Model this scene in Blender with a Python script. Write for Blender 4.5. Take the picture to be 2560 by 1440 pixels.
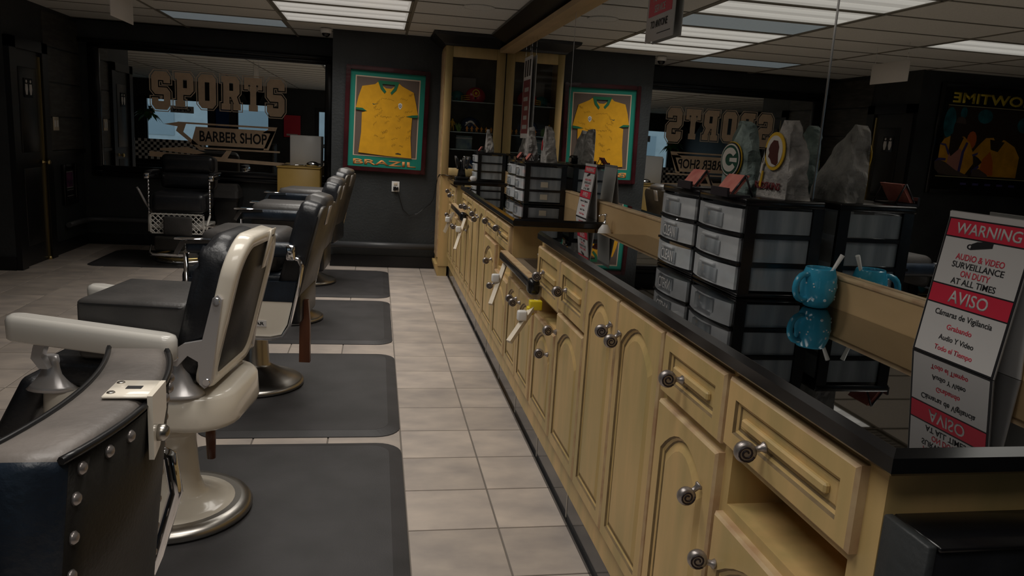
import bpy, bmesh, math, random
from mathutils import Vector, Matrix
random.seed(7)
PI = math.pi
for o in list(bpy.data.objects):
    bpy.data.objects.remove(o)
scene = bpy.context.scene
COL = scene.collection

# ------------------------------------------------------------------ camera
CAM_H = 1.5
F_PX = 1895.0
YAW, PITCH, ROLL = math.radians(10.53), math.radians(-11.05), math.radians(3.48)
fw = Vector((math.sin(YAW)*math.cos(PITCH), math.cos(YAW)*math.cos(PITCH), math.sin(PITCH)))
rt = Vector((math.cos(YAW), -math.sin(YAW), 0))
up = rt.cross(fw)
r2 = rt*math.cos(ROLL) + up*math.sin(ROLL)
u2 = -rt*math.sin(ROLL) + up*math.cos(ROLL)
cd = bpy.data.cameras.new('camera')
cd.sensor_width = 36.0
cd.lens = F_PX/2560*36.0
cd.clip_start = 0.02
cam = bpy.data.objects.new('camera', cd)
COL.objects.link(cam)
cam.matrix_world = Matrix(((r2.x, u2.x, -fw.x, 0), (r2.y, u2.y, -fw.y, 0), (r2.z, u2.z, -fw.z, CAM_H), (0, 0, 0, 1)))
scene.camera = cam

# ------------------------------------------------------------------ world, exposure
w = bpy.data.worlds.new('sky')
scene.world = w
w.use_nodes = True
bg = w.node_tree.nodes['Background']
bg.inputs[0].default_value = (0.55, 0.74, 0.88, 1)
bg.inputs[1].default_value = 0.80
vs = scene.view_settings
vs.view_transform = 'Standard'
vs.look = 'None'
vs.exposure = 0.0
vs.gamma = 1.0
vs.use_curve_mapping = False
LAMP_W = 7.9        # watts of each lit ceiling fixture
DIFF_E = 0.265        # glow of a lit diffuser lens

# ------------------------------------------------------------------ materials
M = {}
def mat(name, col, rough=0.5, metal=0.0, spec=0.5, var=0.0, vscale=6.0, stretch=(1, 1, 1), bump=0.0, bscale=60.0,
        col2=None, emit=None, estr=0.0, trans=0.0, alpha=1.0, ior=1.45, coat=0.0, rnd=0.0, det=4.0, ramp=(0.35, 0.65)):
    m = bpy.data.materials.new(name)
    m.use_nodes = True
    nt = m.node_tree
    b = nt.nodes['Principled BSDF']
    b.inputs['Base Color'].default_value = (*col, 1)
    b.inputs['Roughness'].default_value = rough
    b.inputs['Metallic'].default_value = metal
    b.inputs['Specular IOR Level'].default_value = spec
    b.inputs['IOR'].default_value = ior
    b.inputs['Transmission Weight'].default_value = trans
    b.inputs['Alpha'].default_value = alpha
    b.inputs['Coat Weight'].default_value = coat
    if emit:
        b.inputs['Emission Color'].default_value = (*emit, 1)
        b.inputs['Emission Strength'].default_value = estr
    tc = nt.nodes.new('ShaderNodeTexCoord')
    mp = nt.nodes.new('ShaderNodeMapping')
    mp.inputs['Scale'].default_value = stretch
    nt.links.new(tc.outputs['Object'], mp.inputs['Vector'])
    if rnd > 0 or col2 is not None:
        oi = nt.nodes.new('ShaderNodeObjectInfo')
        if rnd > 0:
            vm = nt.nodes.new('ShaderNodeVectorMath')
            vm.operation = 'ADD'
            cb = nt.nodes.new('ShaderNodeCombineXYZ')
            ml = nt.nodes.new('ShaderNodeMath')
            ml.operation = 'MULTIPLY'
            ml.inputs[1].default_value = 37.0
            nt.links.new(oi.outputs['Random'], ml.inputs[0])
            nt.links.new(ml.outputs[0], cb.inputs[0])
            nt.links.new(ml.outputs[0], cb.inputs[1])
            nt.links.new(mp.outputs[0], vm.inputs[0])
            nt.links.new(cb.outputs[0], vm.inputs[1])
            vec = vm.outputs[0]
        else:
            vec = mp.outputs[0]
    else:
        vec = mp.outputs[0]
    if var > 0 or col2 is not None:
        n = nt.nodes.new('ShaderNodeTexNoise')
        n.inputs['Scale'].default_value = vscale
        n.inputs['Detail'].default_value = det
        nt.links.new(vec, n.inputs['Vector'])
        r = nt.nodes.new('ShaderNodeValToRGB')
        c2 = col2 if col2 is not None else tuple(c*(1-var) for c in col)
        c1 = col if col2 is not None else tuple(min(1, c*(1+var)) for c in col)
        r.color_ramp.elements[0].position = ramp[0]
        r.color_ramp.elements[1].position = ramp[1]
        r.color_ramp.elements[0].color = (*c2, 1)
        r.color_ramp.elements[1].color = (*c1, 1)
        nt.links.new(n.outputs['Fac'], r.inputs[0])
        out = r.outputs[0]
        if rnd > 0:
            hs = nt.nodes.new('ShaderNodeHueSaturation')
            mr = nt.nodes.new('ShaderNodeMapRange')
            mr.inputs[3].default_value = 1-rnd
            mr.inputs[4].default_value = 1+rnd
            nt.links.new(oi.outputs['Random'], mr.inputs[0])
            nt.links.new(mr.outputs[0], hs.inputs['Value'])
            nt.links.new(out, hs.inputs['Color'])
            out = hs.outputs[0]
        nt.links.new(out, b.inputs['Base Color'])
    if bump > 0:
        n2 = nt.nodes.new('ShaderNodeTexNoise')
        n2.inputs['Scale'].default_value = bscale
        n2.inputs['Detail'].default_value = 3
        nt.links.new(mp.outputs[0], n2.inputs['Vector'])
        bp = nt.nodes.new('ShaderNodeBump')
        bp.inputs['Strength'].default_value = bump
        bp.inputs['Distance'].default_value = 0.01
        nt.links.new(n2.outputs['Fac'], bp.inputs['Height'])
        nt.links.new(bp.outputs[0], b.inputs['Normal'])
    M[name] = m
    return m

mat('tile', (0.50, 0.43, 0.37), 0.38, col2=(0.33, 0.29, 0.265), vscale=4.5, stretch=(1, 1.6, 1), rnd=0.10, bump=0.05, bscale=25, det=6, ramp=(.3, .72))
mat('grout', (0.16, 0.14, 0.12), 0.9)
mat('mat_rubber', (0.040, 0.038, 0.040), 0.55, col2=(0.028, 0.027, 0.028), vscale=5, bump=0.06, bscale=220)
mat('ceil_tile', (0.66, 0.65, 0.61), 0.9, var=0.05, vscale=90, bump=0.1, bscale=160)
mat('tbar', (0.20, 0.19, 0.16), 0.6)
mat('diffuser_lit', (0.6, 0.58, 0.54), 0.35, emit=(1.0, 0.95, 0.87), estr=DIFF_E)
mat('diffuser_tube', (0.6, 0.58, 0.54), 0.35, emit=(1.0, 0.95, 0.87), estr=DIFF_E*1.35)
mat('diffuser_off_glow', (0.52, 0.58, 0.60), 0.25, var=0.06, vscale=30, stretch=(1, 8, 1), emit=(0.78, 0.92, 1.0), estr=0.085)  # unlit lens; faint bluish emission added in place of daylight on it
mat('vent_metal', (0.30, 0.29, 0.27), 0.5)
mat('wall_grey', (0.029, 0.0325, 0.0345), 0.55, var=0.22, vscale=2.2, bump=0.35, bscale=40, det=8)
mat('wall_dark', (0.028, 0.031, 0.033), 0.5, var=0.2, vscale=3, bump=0.25, bscale=40)
mat('panel_dark', (0.055, 0.052, 0.047), 0.5, var=0.35, vscale=5, stretch=(1, 1, 6))
mat('black_paint', (0.008, 0.008, 0.009), 0.35)
mat('black_gloss', (0.006, 0.006, 0.007), 0.2)
mat('pipe_paint', (0.060, 0.062, 0.066), 0.4)
mat('brass', (0.72, 0.55, 0.24), 0.32, metal=1.0)
mat('mirror', (0.90, 0.92, 0.91), 0.0, metal=1.0)
mat('mirror_seam', (0.75, 0.75, 0.76), 0.25, metal=1.0)
mat('wood', (0.62, 0.415, 0.180), 0.42, col2=(0.43, 0.325, 0.135), vscale=9, stretch=(1, 1, 0.18), bump=0.04, bscale=30, det=6)
mat('wood_pale', (0.60, 0.41, 0.21), 0.45, col2=(0.50, 0.34, 0.17), vscale=7, stretch=(1, .3, 1))
mat('wood_edge', (0.56, 0.42, 0.24), 0.42, col2=(0.43, 0.27, 0.15), vscale=14, stretch=(1, 1, 1))
mat('glaze', (0.17, 0.115, 0.05), 0.55, var=0.2, vscale=20)
mat('niche_dark', (0.18, 0.14, 0.075), 0.6, var=0.2, vscale=10)
mat('granite', (0.34, 0.34, 0.345), 0.015, metal=1.0)
mat('granite_edge', (0.007, 0.007, 0.008), 0.12, spec=0.6)
mat('toe_tile', (0.045, 0.044, 0.045), 0.12, var=0.25, vscale=8)
mat('grout_pale', (0.40, 0.36, 0.31), 0.8)
mat('pewter', (0.34, 0.31, 0.30), 0.32, metal=0.75)
mat('pewter_dark', (0.03, 0.022, 0.025), 0.5, metal=0.6)
mat('chrome', (0.78, 0.79, 0.82), 0.08, metal=1.0)
mat('aluminium', (0.52, 0.50, 0.50), 0.30, metal=0.45)
mat('steel_satin', (0.42, 0.40, 0.37), 0.3, metal=1.0)
mat('leather', (0.013, 0.014, 0.017), 0.33, bump=0.12, bscale=90, var=0.2, vscale=12)
mat('leather_blue', (0.010, 0.016, 0.026), 0.36, bump=0.16, bscale=80, var=0.25, vscale=14)
mat('leather_worn', (0.062, 0.058, 0.056), 0.40, bump=0.12, bscale=70, col2=(0.042, 0.040, 0.039), vscale=6)
mat('leather_top_sheen', (0.15, 0.132, 0.12), 0.42, bump=0.12, bscale=60, col2=(0.085, 0.076, 0.07), vscale=6)  # sheen on the upward faces is put into this lighter colour
mat('leather_tan', (0.10, 0.085, 0.068), 0.42, bump=0.1, bscale=70, col2=(0.03, 0.027, 0.024), vscale=5)
mat('leather_back', (0.014, 0.0125, 0.0105), 0.42, spec=0.35, bump=0.1, bscale=120)
mat('piping', (0.010, 0.010, 0.011), 0.3)
mat('enamel', (0.76, 0.70, 0.60), 0.18, coat=0.3)
mat('enamel_cool', (0.60, 0.58, 0.54), 0.2, coat=0.3)
mat('lever_wood', (0.13, 0.045, 0.02), 0.3, col2=(0.06, 0.02, 0.012), vscale=10, stretch=(1, 1, .2))
mat('white_plastic', (0.78, 0.77, 0.75), 0.35)
mat('white_paper', (0.62, 0.60, 0.59), 0.5)
mat('grey_paper', (0.34, 0.33, 0.32), 0.5)
mat('clear_plastic', (0.66, 0.68, 0.70), 0.25, alpha=0.60, spec=0.6, var=0.10, vscale=9)
mat('clear_side', (0.42, 0.45, 0.47), 0.14, alpha=0.72, spec=0.7, col2=(0.22, 0.245, 0.27), vscale=4, stretch=(5, 5, .6))
mat('pale_plastic', (0.62, 0.54, 0.42), 0.4, var=0.08, vscale=12)
mat('black_plastic', (0.008, 0.008, 0.009), 0.22, spec=0.6)
mat('red_print', (0.66, 0.03, 0.065), 0.4)
mat('black_print', (0.012, 0.012, 0.015), 0.5)
mat('maroon_print', (0.17, 0.03, 0.05), 0.45)
mat('yellow_plastic', (0.72, 0.56, 0.02), 0.35)
mat('mug_blue', (0.045, 0.36, 0.56), 0.15, coat=0.4, var=0.12, vscale=12)
mat('mug_inside', (0.02, 0.12, 0.30), 0.2)
mat('mug_white', (0.60, 0.70, 0.76), 0.3)
mat('rock_green', (0.36, 0.45, 0.42), 0.75, col2=(0.13, 0.18, 0.17), vscale=16, bump=0.9, bscale=45, det=8)
mat('rock_grey', (0.52, 0.49, 0.46), 0.8, col2=(0.22, 0.21, 0.20), vscale=16, bump=0.9, bscale=45, det=8)
mat('logo_green', (0.012, 0.075, 0.05), 0.4)
mat('logo_white', (0.68, 0.64, 0.58), 0.4)
mat('logo_yellow', (0.68, 0.42, 0.03), 0.4)
mat('logo_maroon', (0.17, 0.025, 0.03), 0.4)
mat('logo_brown', (0.09, 0.025, 0.02), 0.4)
mat('card_pink', (0.62, 0.22, 0.17), 0.5, col2=(0.5, 0.12, 0.10), vscale=20)
mat('card_holder', (0.03, 0.025, 0.03), 0.3)
mat('frame_red', (0.045, 0.008, 0.010), 0.22, var=0.3, vscale=5, coat=0.3)
mat('mat_green', (0.004, 0.20, 0.145), 0.6)
mat('mat_cream', (0.55, 0.42, 0.32), 0.6)
mat('mat_brown', (0.115, 0.085, 0.07), 0.7)
mat('jersey', (0.66, 0.325, 0.006), 0.75, var=0.06, vscale=14, bump=0.06, bscale=150)
mat('jersey_green', (0.008, 0.13, 0.06), 0.7)
mat('jersey_ink', (0.30, 0.17, 0.01), 0.7)
mat('jersey_ink_dark', (0.04, 0.035, 0.015), 0.7)
mat('orange_letter', (0.72, 0.30, 0.09), 0.6)
mat('crest_blue', (0.05, 0.08, 0.16), 0.5)
mat('swoosh', (0.02, 0.07, 0.06), 0.5)
mat('etch_gold', (0.74, 0.55, 0.38), 0.6, var=0.06, vscale=12)
mat('etch_line', (0.74, 0.60, 0.46), 0.6)
mat('etch_dark', (0.010, 0.010, 0.014), 0.5)
mat('tan_box', (0.42, 0.27, 0.07), 0.5, var=0.06, vscale=4)
mat('glass', (0.01, 0.012, 0.012), 0.02, alpha=0.10, spec=0.6)
mat('glass_shelf', (0.55, 0.66, 0.64), 0.08, alpha=0.55, spec=0.7)
mat('cab_inside', (0.16, 0.15, 0.125), 0.6, var=0.2, vscale=8)
mat('helmet_maroon', (0.42, 0.03, 0.05), 0.15, coat=0.5)
mat('helmet_navy', (0.02, 0.028, 0.07), 0.15, coat=0.5)
mat('helmet_teal', (0.04, 0.25, 0.27), 0.2)
mat('helmet_blue', (0.03, 0.08, 0.22), 0.15, coat=0.5)
mat('orange_toy', (0.62, 0.25, 0.03), 0.4)
mat('yellow_toy', (0.70, 0.42, 0.03), 0.4)
mat('green_toy', (0.12, 0.22, 0.05), 0.5, var=0.4, vscale=20)
mat('box_print', (0.30, 0.38, 0.33), 0.6, col2=(0.10, 0.16, 0.24), vscale=12)
mat('sink_brown', (0.20, 0.16, 0.12), 0.3, var=0.1, vscale=3)
mat('poster_black', (0.006, 0.006, 0.007), 0.25)
mat('poster_gold', (0.60, 0.46, 0.03), 0.4)
mat('poster_line', (0.42, 0.38, 0.20), 0.4)
mat('poster_yellow', (0.60, 0.30, 0.02), 0.5, var=0.15, vscale=10)
mat('poster_orange', (0.52, 0.12, 0.02), 0.5)
mat('poster_purple', (0.06, 0.05, 0.18), 0.5)
mat('poster_skin', (0.030, 0.020, 0.014), 0.5)
mat('poster_pink', (0.45, 0.20, 0.16), 0.5)
mat('poster_teal', (0.01, 0.10, 0.13), 0.5, var=0.5, vscale=8)
mat('poster_arm', (0.085, 0.065, 0.055), 0.5)
mat('pic_purple', (0.18, 0.05, 0.13), 0.5, col2=(0.04, 0.02, 0.06), vscale=18)
mat('leaf', (0.05, 0.20, 0.03), 0.4, col2=(0.02, 0.10, 0.02), vscale=8)
mat('pot', (0.30, 0.17, 0.09), 0.6)
mat('concrete', (0.42, 0.40, 0.37), 0.85, var=0.12, vscale=4)
mat('facade', (0.55, 0.60, 0.62), 0.8, var=0.06, vscale=3)
mat('check_white', (0.85, 0.85, 0.85), 0.5)
mat('facade_glass', (0.35, 0.42, 0.46), 0.2)

# ------------------------------------------------------------------ geometry helpers
def box(bm, x0, x1, y0, y1, z0, z1, mi=0):
    v = [bm.verts.new((x, y, z)) for x in (x0, x1) for y in (y0, y1) for z in (z0, z1)]
    fs = []
    for q in ((0, 1, 3, 2), (4, 6, 7, 5), (0, 4, 5, 1), (2, 3, 7, 6), (0, 2, 6, 4), (1, 5, 7, 3)):
        f = bm.faces.new([v[i] for i in q])
        f.material_index = mi
        fs.append(f)
    return v

def rbox(bm, x0, x1, y0, y1, z0, z1, r=0.02, seg=3, mi=0, mtx=None):
    t = bmesh.new()
    box(t, x0, x1, y0, y1, z0, z1)
    bmesh.ops.bevel(t, geom=list(t.edges), offset=r, segments=seg, profile=0.5, affect='EDGES')
    for f in t.faces:
        f.material_index = mi
        f.smooth = True
    merge(bm, t, mtx)

def merge(bm, t, mtx=None):
    if mtx is not None:
        bmesh.ops.transform(t, matrix=mtx, verts=t.verts)
    me = bpy.data.meshes.new('tmp')
    t.to_mesh(me)
    t.free()
    bm.from_mesh(me)
    bpy.data.meshes.remove(me)

def frame_of(d):
    d = d.normalized()
    a = Vector((0, 0, 1)) if abs(d.z) < 0.9 else Vector((1, 0, 0))
    u = d.cross(a).normalized()
    return u, d.cross(u).normalized()

def cyl(bm, p0, p1, r0, r1=None, seg=16, mi=0, smooth=True):
    r1 = r0 if r1 is None else r1
    p0, p1 = Vector(p0), Vector(p1)
    u, v = frame_of(p1-p0)
    A = [bm.verts.new(p0+(u*math.cos(2*PI*i/seg)+v*math.sin(2*PI*i/seg))*r0) for i in range(seg)]
    B = [bm.verts.new(p1+(u*math.cos(2*PI*i/seg)+v*math.sin(2*PI*i/seg))*r1) for i in range(seg)]
    for i in range(seg):
        f = bm.faces.new((A[i], A[(i+1) % seg], B[(i+1) % seg], B[i]))
        f.smooth = smooth
        f.material_index = mi
    for L in (A[::-1], B):
        f = bm.faces.new(L)
        f.material_index = mi

def tube(bm, pts, r, seg=8, mi=0, closed=False, radii=None, caps=True):
    pts = [Vector(p) for p in pts]
    n = len(pts)
    rings = []
    u = None
    for i, p in enumerate(pts):
        if closed:
            d = pts[(i+1) % n]-pts[i-1]
        else:
            d = pts[min(i+1, n-1)]-pts[max(i-1, 0)]
        d.normalize()
        if u is None:
            u, v = frame_of(d)
        else:
            u = (u-d*u.dot(d)).normalized()
            v = d.cross(u)
        rr = radii[i] if radii else r
        rings.append([bm.verts.new(p+(u*math.cos(2*PI*k/seg)+v*math.sin(2*PI*k/seg))*rr) for k in range(seg)])
    m = n if closed else n-1
    for i in range(m):
        a, b = rings[i], rings[(i+1) % n]
        for k in range(seg):
            f = bm.faces.new((a[k], a[(k+1) % seg], b[(k+1) % seg], b[k]))
            f.smooth = True
            f.material_index = mi
    if caps and not closed:
        for L in (rings[0][::-1], rings[-1]):
            f = bm.faces.new(L)
            f.material_index = mi

def lathe(bm, prof, c=(0, 0, 0), seg=32, mi=0, axis='Z', sx=1.0, sy=1.0):
    c = Vector(c)
    rings = []
    for r, z in prof:
        ring = []
        for i in range(seg):
            a = 2*PI*i/seg
            q = Vector((r*math.cos(a)*sx, r*math.sin(a)*sy, z))
            if axis == 'X':
                q = Vector((q.z, q.x, q.y))
            elif axis == 'Y':
                q = Vector((q.x, q.z, q.y))
            ring.append(bm.verts.new(c+q))
        rings.append(ring)
    for a, b in zip(rings, rings[1:]):
        for i in range(seg):
            f = bm.faces.new((a[i], a[(i+1) % seg], b[(i+1) % seg], b[i]))
            f.smooth = True
            f.material_index = mi
    for L in (rings[0][::-1], rings[-1]):
        f = bm.faces.new(L)
        f.material_index = mi

def prism(bm, pts, o, ux, uy, un, d, mi=0):
    """pts in 2D, placed at o with axes ux, uy, extruded along un by d."""
    o, ux, uy, un = Vector(o), Vector(ux), Vector(uy), Vector(un)
    A = [bm.verts.new(o+ux*p[0]+uy*p[1]) for p in pts]
    B = [bm.verts.new(o+ux*p[0]+uy*p[1]+un*d) for p in pts]
    n = len(pts)
    for i in range(n):
        f = bm.faces.new((A[i], A[(i+1) % n], B[(i+1) % n], B[i]))
        f.material_index = mi
    for L in (A[::-1], B):
        f = bm.faces.new(L)
        f.material_index = mi

def loft(bm, rings, cap0=True, cap1=True, smooth=False, mis=None):
    R = [[bm.verts.new(p) for p in ring] for ring in rings]
    n = len(R[0])
    for j, (a, b) in enumerate(zip(R, R[1:])):
        for i in range(n):
            f = bm.faces.new((a[i], a[(i+1) % n], b[(i+1) % n], b[i]))
            f.smooth = smooth
            if mis:
                f.material_index = mis[j]
    if cap0:
        bm.faces.new(R[0][::-1])
    if cap1:
        bm.faces.new(R[-1])

def rrect(w, h, r, seg=5):
    """rounded rectangle outline centred on 0."""
    pts = []
    for cx, cy, a0 in ((w/2-r, h/2-r, 0), (-w/2+r, h/2-r, PI/2), (-w/2+r, -h/2+r, PI), (w/2-r, -h/2+r, 3*PI/2)):
        for k in range(seg+1):
            a = a0+PI/2*k/seg
            pts.append((cx+r*math.cos(a), cy+r*math.sin(a)))
    return pts

def mk(name, bm, m, parent=None, fix=True):
    if fix:
        bmesh.ops.recalc_face_normals(bm, faces=bm.faces)
    me = bpy.data.meshes.new(name)
    bm.to_mesh(me)
    bm.free()
    for q in (m if isinstance(m, (list, tuple)) else [m]):
        me.materials.append(M[q])
    o = bpy.data.objects.new(name, me)
    COL.objects.link(o)
    if parent is not None:
        link(o, parent)
    return o

def rootof(o):
    p = Vector((0, 0, 0))
    return o

def link(o, parent):
    o.parent = parent
    o.matrix_parent_inverse = Matrix.Translation(-Vector(parent['_base'])) if '_base' in parent else Matrix.Identity(4)

def tag(o, label, cat, group=None):
    o['label'] = label
    o['category'] = cat
    if group:
        o['group'] = group
    return o

def thing(name, label, cat, loc=(0, 0, 0), group=None):
    o = bpy.data.objects.new(name, None)
    o.empty_display_size = 0.05
    COL.objects.link(o)
    o.location = loc
    o['_base'] = loc
    tag(o, label, cat, group)
    return o

def struct(name, bm, m, parent=None):
    o = mk(name, bm, m, parent)
    if parent is None:
        o['kind'] = 'structure'
    return o

def mb(fn, *a, **k):
    bm = bmesh.new()
    fn(bm, *a, **k)
    return bm

def part(name, m, parent, *ops):
    bm = bmesh.new()
    for op in ops:
        op[0](bm, *op[1:-1], **op[-1]) if isinstance(op[-1], dict) else op[0](bm, *op[1:])
    return mk(name, bm, m, parent)

def dup(root, loc, label=None, rotz=None, skip=()):
    r = root.copy()
    COL.objects.link(r)
    r.location = loc
    if rotz is not None:
        r.rotation_euler = (0, 0, rotz)
    if label:
        r['label'] = label
    for ch in list(root.children):
        if ch.name.split('.')[0] in skip:
            continue
        c = ch.copy()
        COL.objects.link(c)
        c.parent = r
        for g in list(ch.children):
            d = g.copy()
            COL.objects.link(d)
            d.parent = c
    return r

_txt = {}
def text_bm(s, w=None, h=None, bold=0.0, ext=0.002):
    """filled letters lying in the XY plane, fitted to a w x h box centred on 0, facing +Z."""
    cu = bpy.data.curves.new('t', 'FONT')
    cu.body = s
    cu.size = 1.0
    cu.offset = bold
    cu.extrude = 0.0
    cu.resolution_u = 3
    o = bpy.data.objects.new('t', cu)
    COL.objects.link(o)
    bpy.context.view_layer.update()
    dg = bpy.context.evaluated_depsgraph_get()
    me = bpy.data.meshes.new_from_object(o.evaluated_get(dg))
    bpy.data.objects.remove(o)
    bpy.data.curves.remove(cu)
    bm = bmesh.new()
    bm.from_mesh(me)
    bpy.data.meshes.remove(me)
    xs = [v.co.x for v in bm.verts]
    ys = [v.co.y for v in bm.verts]
    cx, cy = (min(xs)+max(xs))/2, (min(ys)+max(ys))/2
    W, H = max(xs)-min(xs), max(ys)-min(ys)
    sx = (w/W) if w else h/H
    sy = (h/H) if h else w/W
    for v in bm.verts:
        v.co.x = (v.co.x-cx)*sx
        v.co.y = (v.co.y-cy)*sy
        v.co.z = 0
    r = bmesh.ops.extrude_face_region(bm, geom=list(bm.faces))
    for g in r['geom']:
        if isinstance(g, bmesh.types.BMVert):
            g.co.z = ext
    return bm

def on_plane(o, ux, uy):
    """matrix taking XY (facing +Z) to a plane with axes ux, uy at o."""
    ux, uy = Vector(ux).normalized(), Vector(uy).normalized()
    un = ux.cross(uy)
    m = Matrix((ux, uy, un)).transposed().to_4x4()
    m.translation = Vector(o)
    return m

def text(name, s, m, parent, o, ux, uy, w=None, h=None, bold=0.0, ext=0.002):
    bm = text_bm(s, w, h, bold, ext)
    bmesh.ops.transform(bm, matrix=on_plane(o, ux, uy), verts=bm.verts)
    return mk(name, bm, m, parent)

def flat(bm, pts, mtx, d=0.001, z=0.0, mi=0):
    A = [bm.verts.new(mtx @ Vector((p[0], p[1], z))) for p in pts]
    B = [bm.verts.new(mtx @ Vector((p[0], p[1], z+d))) for p in pts]
    n = len(pts)
    for i in range(n):
        bm.faces.new((A[i], A[(i+1) % n], B[(i+1) % n], B[i])).material_index = mi
    bm.faces.new(A[::-1]).material_index = mi
    bm.faces.new(B).material_index = mi

def ellipse(cx, cy, rx, ry, n=28):
    return [(cx+rx*math.cos(2*PI*i/n), cy+ry*math.sin(2*PI*i/n)) for i in range(n)]

def ringflat(bm, outer, inner, mtx, d=0.001, z=0.0):
    n = len(outer)
    for zz in (z, z+d):
        pass
    O0 = [bm.verts.new(mtx @ Vector((p[0], p[1], z))) for p in outer]
    O1 = [bm.verts.new(mtx @ Vector((p[0], p[1], z+d))) for p in outer]
    I0 = [bm.verts.new(mtx @ Vector((p[0], p[1], z))) for p in inner]
    I1 = [bm.verts.new(mtx @ Vector((p[0], p[1], z+d))) for p in inner]
    for i in range(n):
        j = (i+1) % n
        bm.faces.new((O0[i], O0[j], O1[j], O1[i]))
        bm.faces.new((O1[i], O1[j], I1[j], I1[i]))
        bm.faces.new((I1[i], I1[j], I0[j], I0[i]))
        bm.faces.new((I0[i], I0[j], O0[j], O0[i]))

# ------------------------------------------------------------------ room dimensions
XM = 1.30            # face of the long mirror
XL = -3.34           # left wall by the doors
YB = 8.575           # grey wall with the jersey
YR = 9.62            # alcove wall with the etched mirror
YF = -3.2            # shop front behind the camera
XFL = -6.6           # far left wall of the shop
YP = 7.80            # face of the wall with the big poster
ZC = 2.53            # ceiling
XS = -0.49           # step between grey wall and alcove

# ------------------------------------------------------------------ floor with tiles
TX, TY = 0.355, 0.337
GX, GY = 0.506, 2.70
fl = struct('floor', mb(box, XFL-.2, 1.9, YF-.2, YR+.2, -0.1, -0.004), 'grout')
def tile_mesh():
    bm = bmesh.new()
    g = 0.0035
    a, b = TX/2-g, TY/2-g
    box(bm, -a, a, -b, b, -0.004, 0.0)
    t = [e for e in bm.edges if all(v.co.z > -0.001 for v in e.verts)]
    bmesh.ops.bevel(bm, geom=t, offset=0.0015, segments=1, affect='EDGES')
    me = bpy.data.meshes.new('floor_tile')
    bm.to_mesh(me)
    bm.free()
    me.materials.append(M['tile'])
    return me
TILE = tile_mesh()
def project(p):
    d = Vector(p)-Vector((0, 0, CAM_H))
    z = d.dot(fw)
    if z < 0.1:
        return None
    return 1280+F_PX*d.dot(r2)/z, 720-F_PX*d.dot(u2)/z, z
cells = []
for i in range(-21, 4):
    for j in range(-18, 22):
        cx, cy = GX+(i+.5)*TX, GY+(j+.5)*TY
        if cx-TX/2 > 1.0 or cx+TX/2 < XFL or cy-TY/2 > YR or cy+TY/2 < YF:
            continue
        if cx+TX/2 < XL and cy-TY/2 > YP:
            continue
        if cx-TX/2 > XS and cy-TY/2 > YB:
            continue
        pr = project((cx, cy, 0))
        hid = -0.70 < cx < 0.0 and any(a < cy-TY/2 and cy+TY/2 < b for a, b in ((2.08, 3.54), (3.63, 5.08), (5.33, 6.77), (6.9, 8.29)))
        vis = pr is not None and -60 < pr[0] < 2620 and -60 < pr[1] < 1560 and cx-TX/2 < 0.80 and not hid
        cells.append((0 if vis else 1, pr[2] if pr else 99, cx, cy))
cells.sort()
rest = bmesh.new()
for k, (v, d, cx, cy) in enumerate(cells):
    if v == 0 and k < 298:
        o = bpy.data.objects.new('floor_tile', TILE)
        COL.objects.link(o)
        o.location = (cx, cy, 0)
        o.parent = fl
    else:
        g = 0.0035
        box(rest, cx-TX/2+g, cx+TX/2-g, cy-TY/2+g, cy+TY/2-g, -0.004, 0)
ro = mk('floor_tiles_beyond', rest, 'tile', fl)
ro['kind'] = 'stuff'

# ------------------------------------------------------------------ ceiling: slab, bars, tiles, fixtures
ce = struct('ceiling', mb(box, XFL-.2, 1.9, YF-.2, YR+.2, ZC+0.03, ZC+0.13), 'tbar')
CX = [0.275-1.215*k for k in range(-1, 7)]      # x of the long bars
CY = [8.81+0.61-0.61*k for k in range(0, 22)]    # y of the cross bars
bm = bmesh.new()
for x in CX:
    box(bm, x-.012, x+.012, YF, YR, ZC-0.002, ZC+0.03)
for y in CY:
    box(bm, XFL, 1.6, y-.009, y+.009, ZC-0.001, ZC+0.03)
mk('ceiling_grid', bm, 'tbar', ce)
LIT = {(0, k) for k in (2, 3, 4, 6, 7, 9, 11, 13, 15)} | {(2, 5)}  # main-row panels past the vent are unseen, added to light the near area
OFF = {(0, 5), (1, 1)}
VENT = {(0, 8)}
tb = bmesh.new()
box(tb, -1.215/2+.012, 1.215/2-.012, -.305+.009, .305-.009, 0.004, 0.02)
tme = bpy.data.meshes.new('ceiling_tile')
tb.to_mesh(tme)
tb.free()
tme.materials.append(M['ceil_tile'])
far_tiles = bmesh.new()
for i in range(len(CX)-1):
    for j in range(len(CY)-1):
        c = (i-1, j)
        cx, cy = (CX[i]+CX[i+1])/2, (CY[j]+CY[j+1])/2
        if c in LIT or c in OFF or c in VENT:
            continue
        if cx < XL-.3 and cy > YP+.3:
            continue
        if cy > 1.5 and cx > -4.8:
            o = bpy.data.objects.new('ceiling_tile', tme)
            COL.objects.link(o)
            o.location = (cx, cy, ZC)
            o.parent = ce
        else:
            box(far_tiles, CX[i+1]+.012, CX[i]-.012, CY[j+1]+.009, CY[j]-.009, ZC+.004, ZC+.02)
o = mk('ceiling_tiles_beyond', far_tiles, 'ceil_tile', ce)
o['kind'] = 'stuff'

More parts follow.
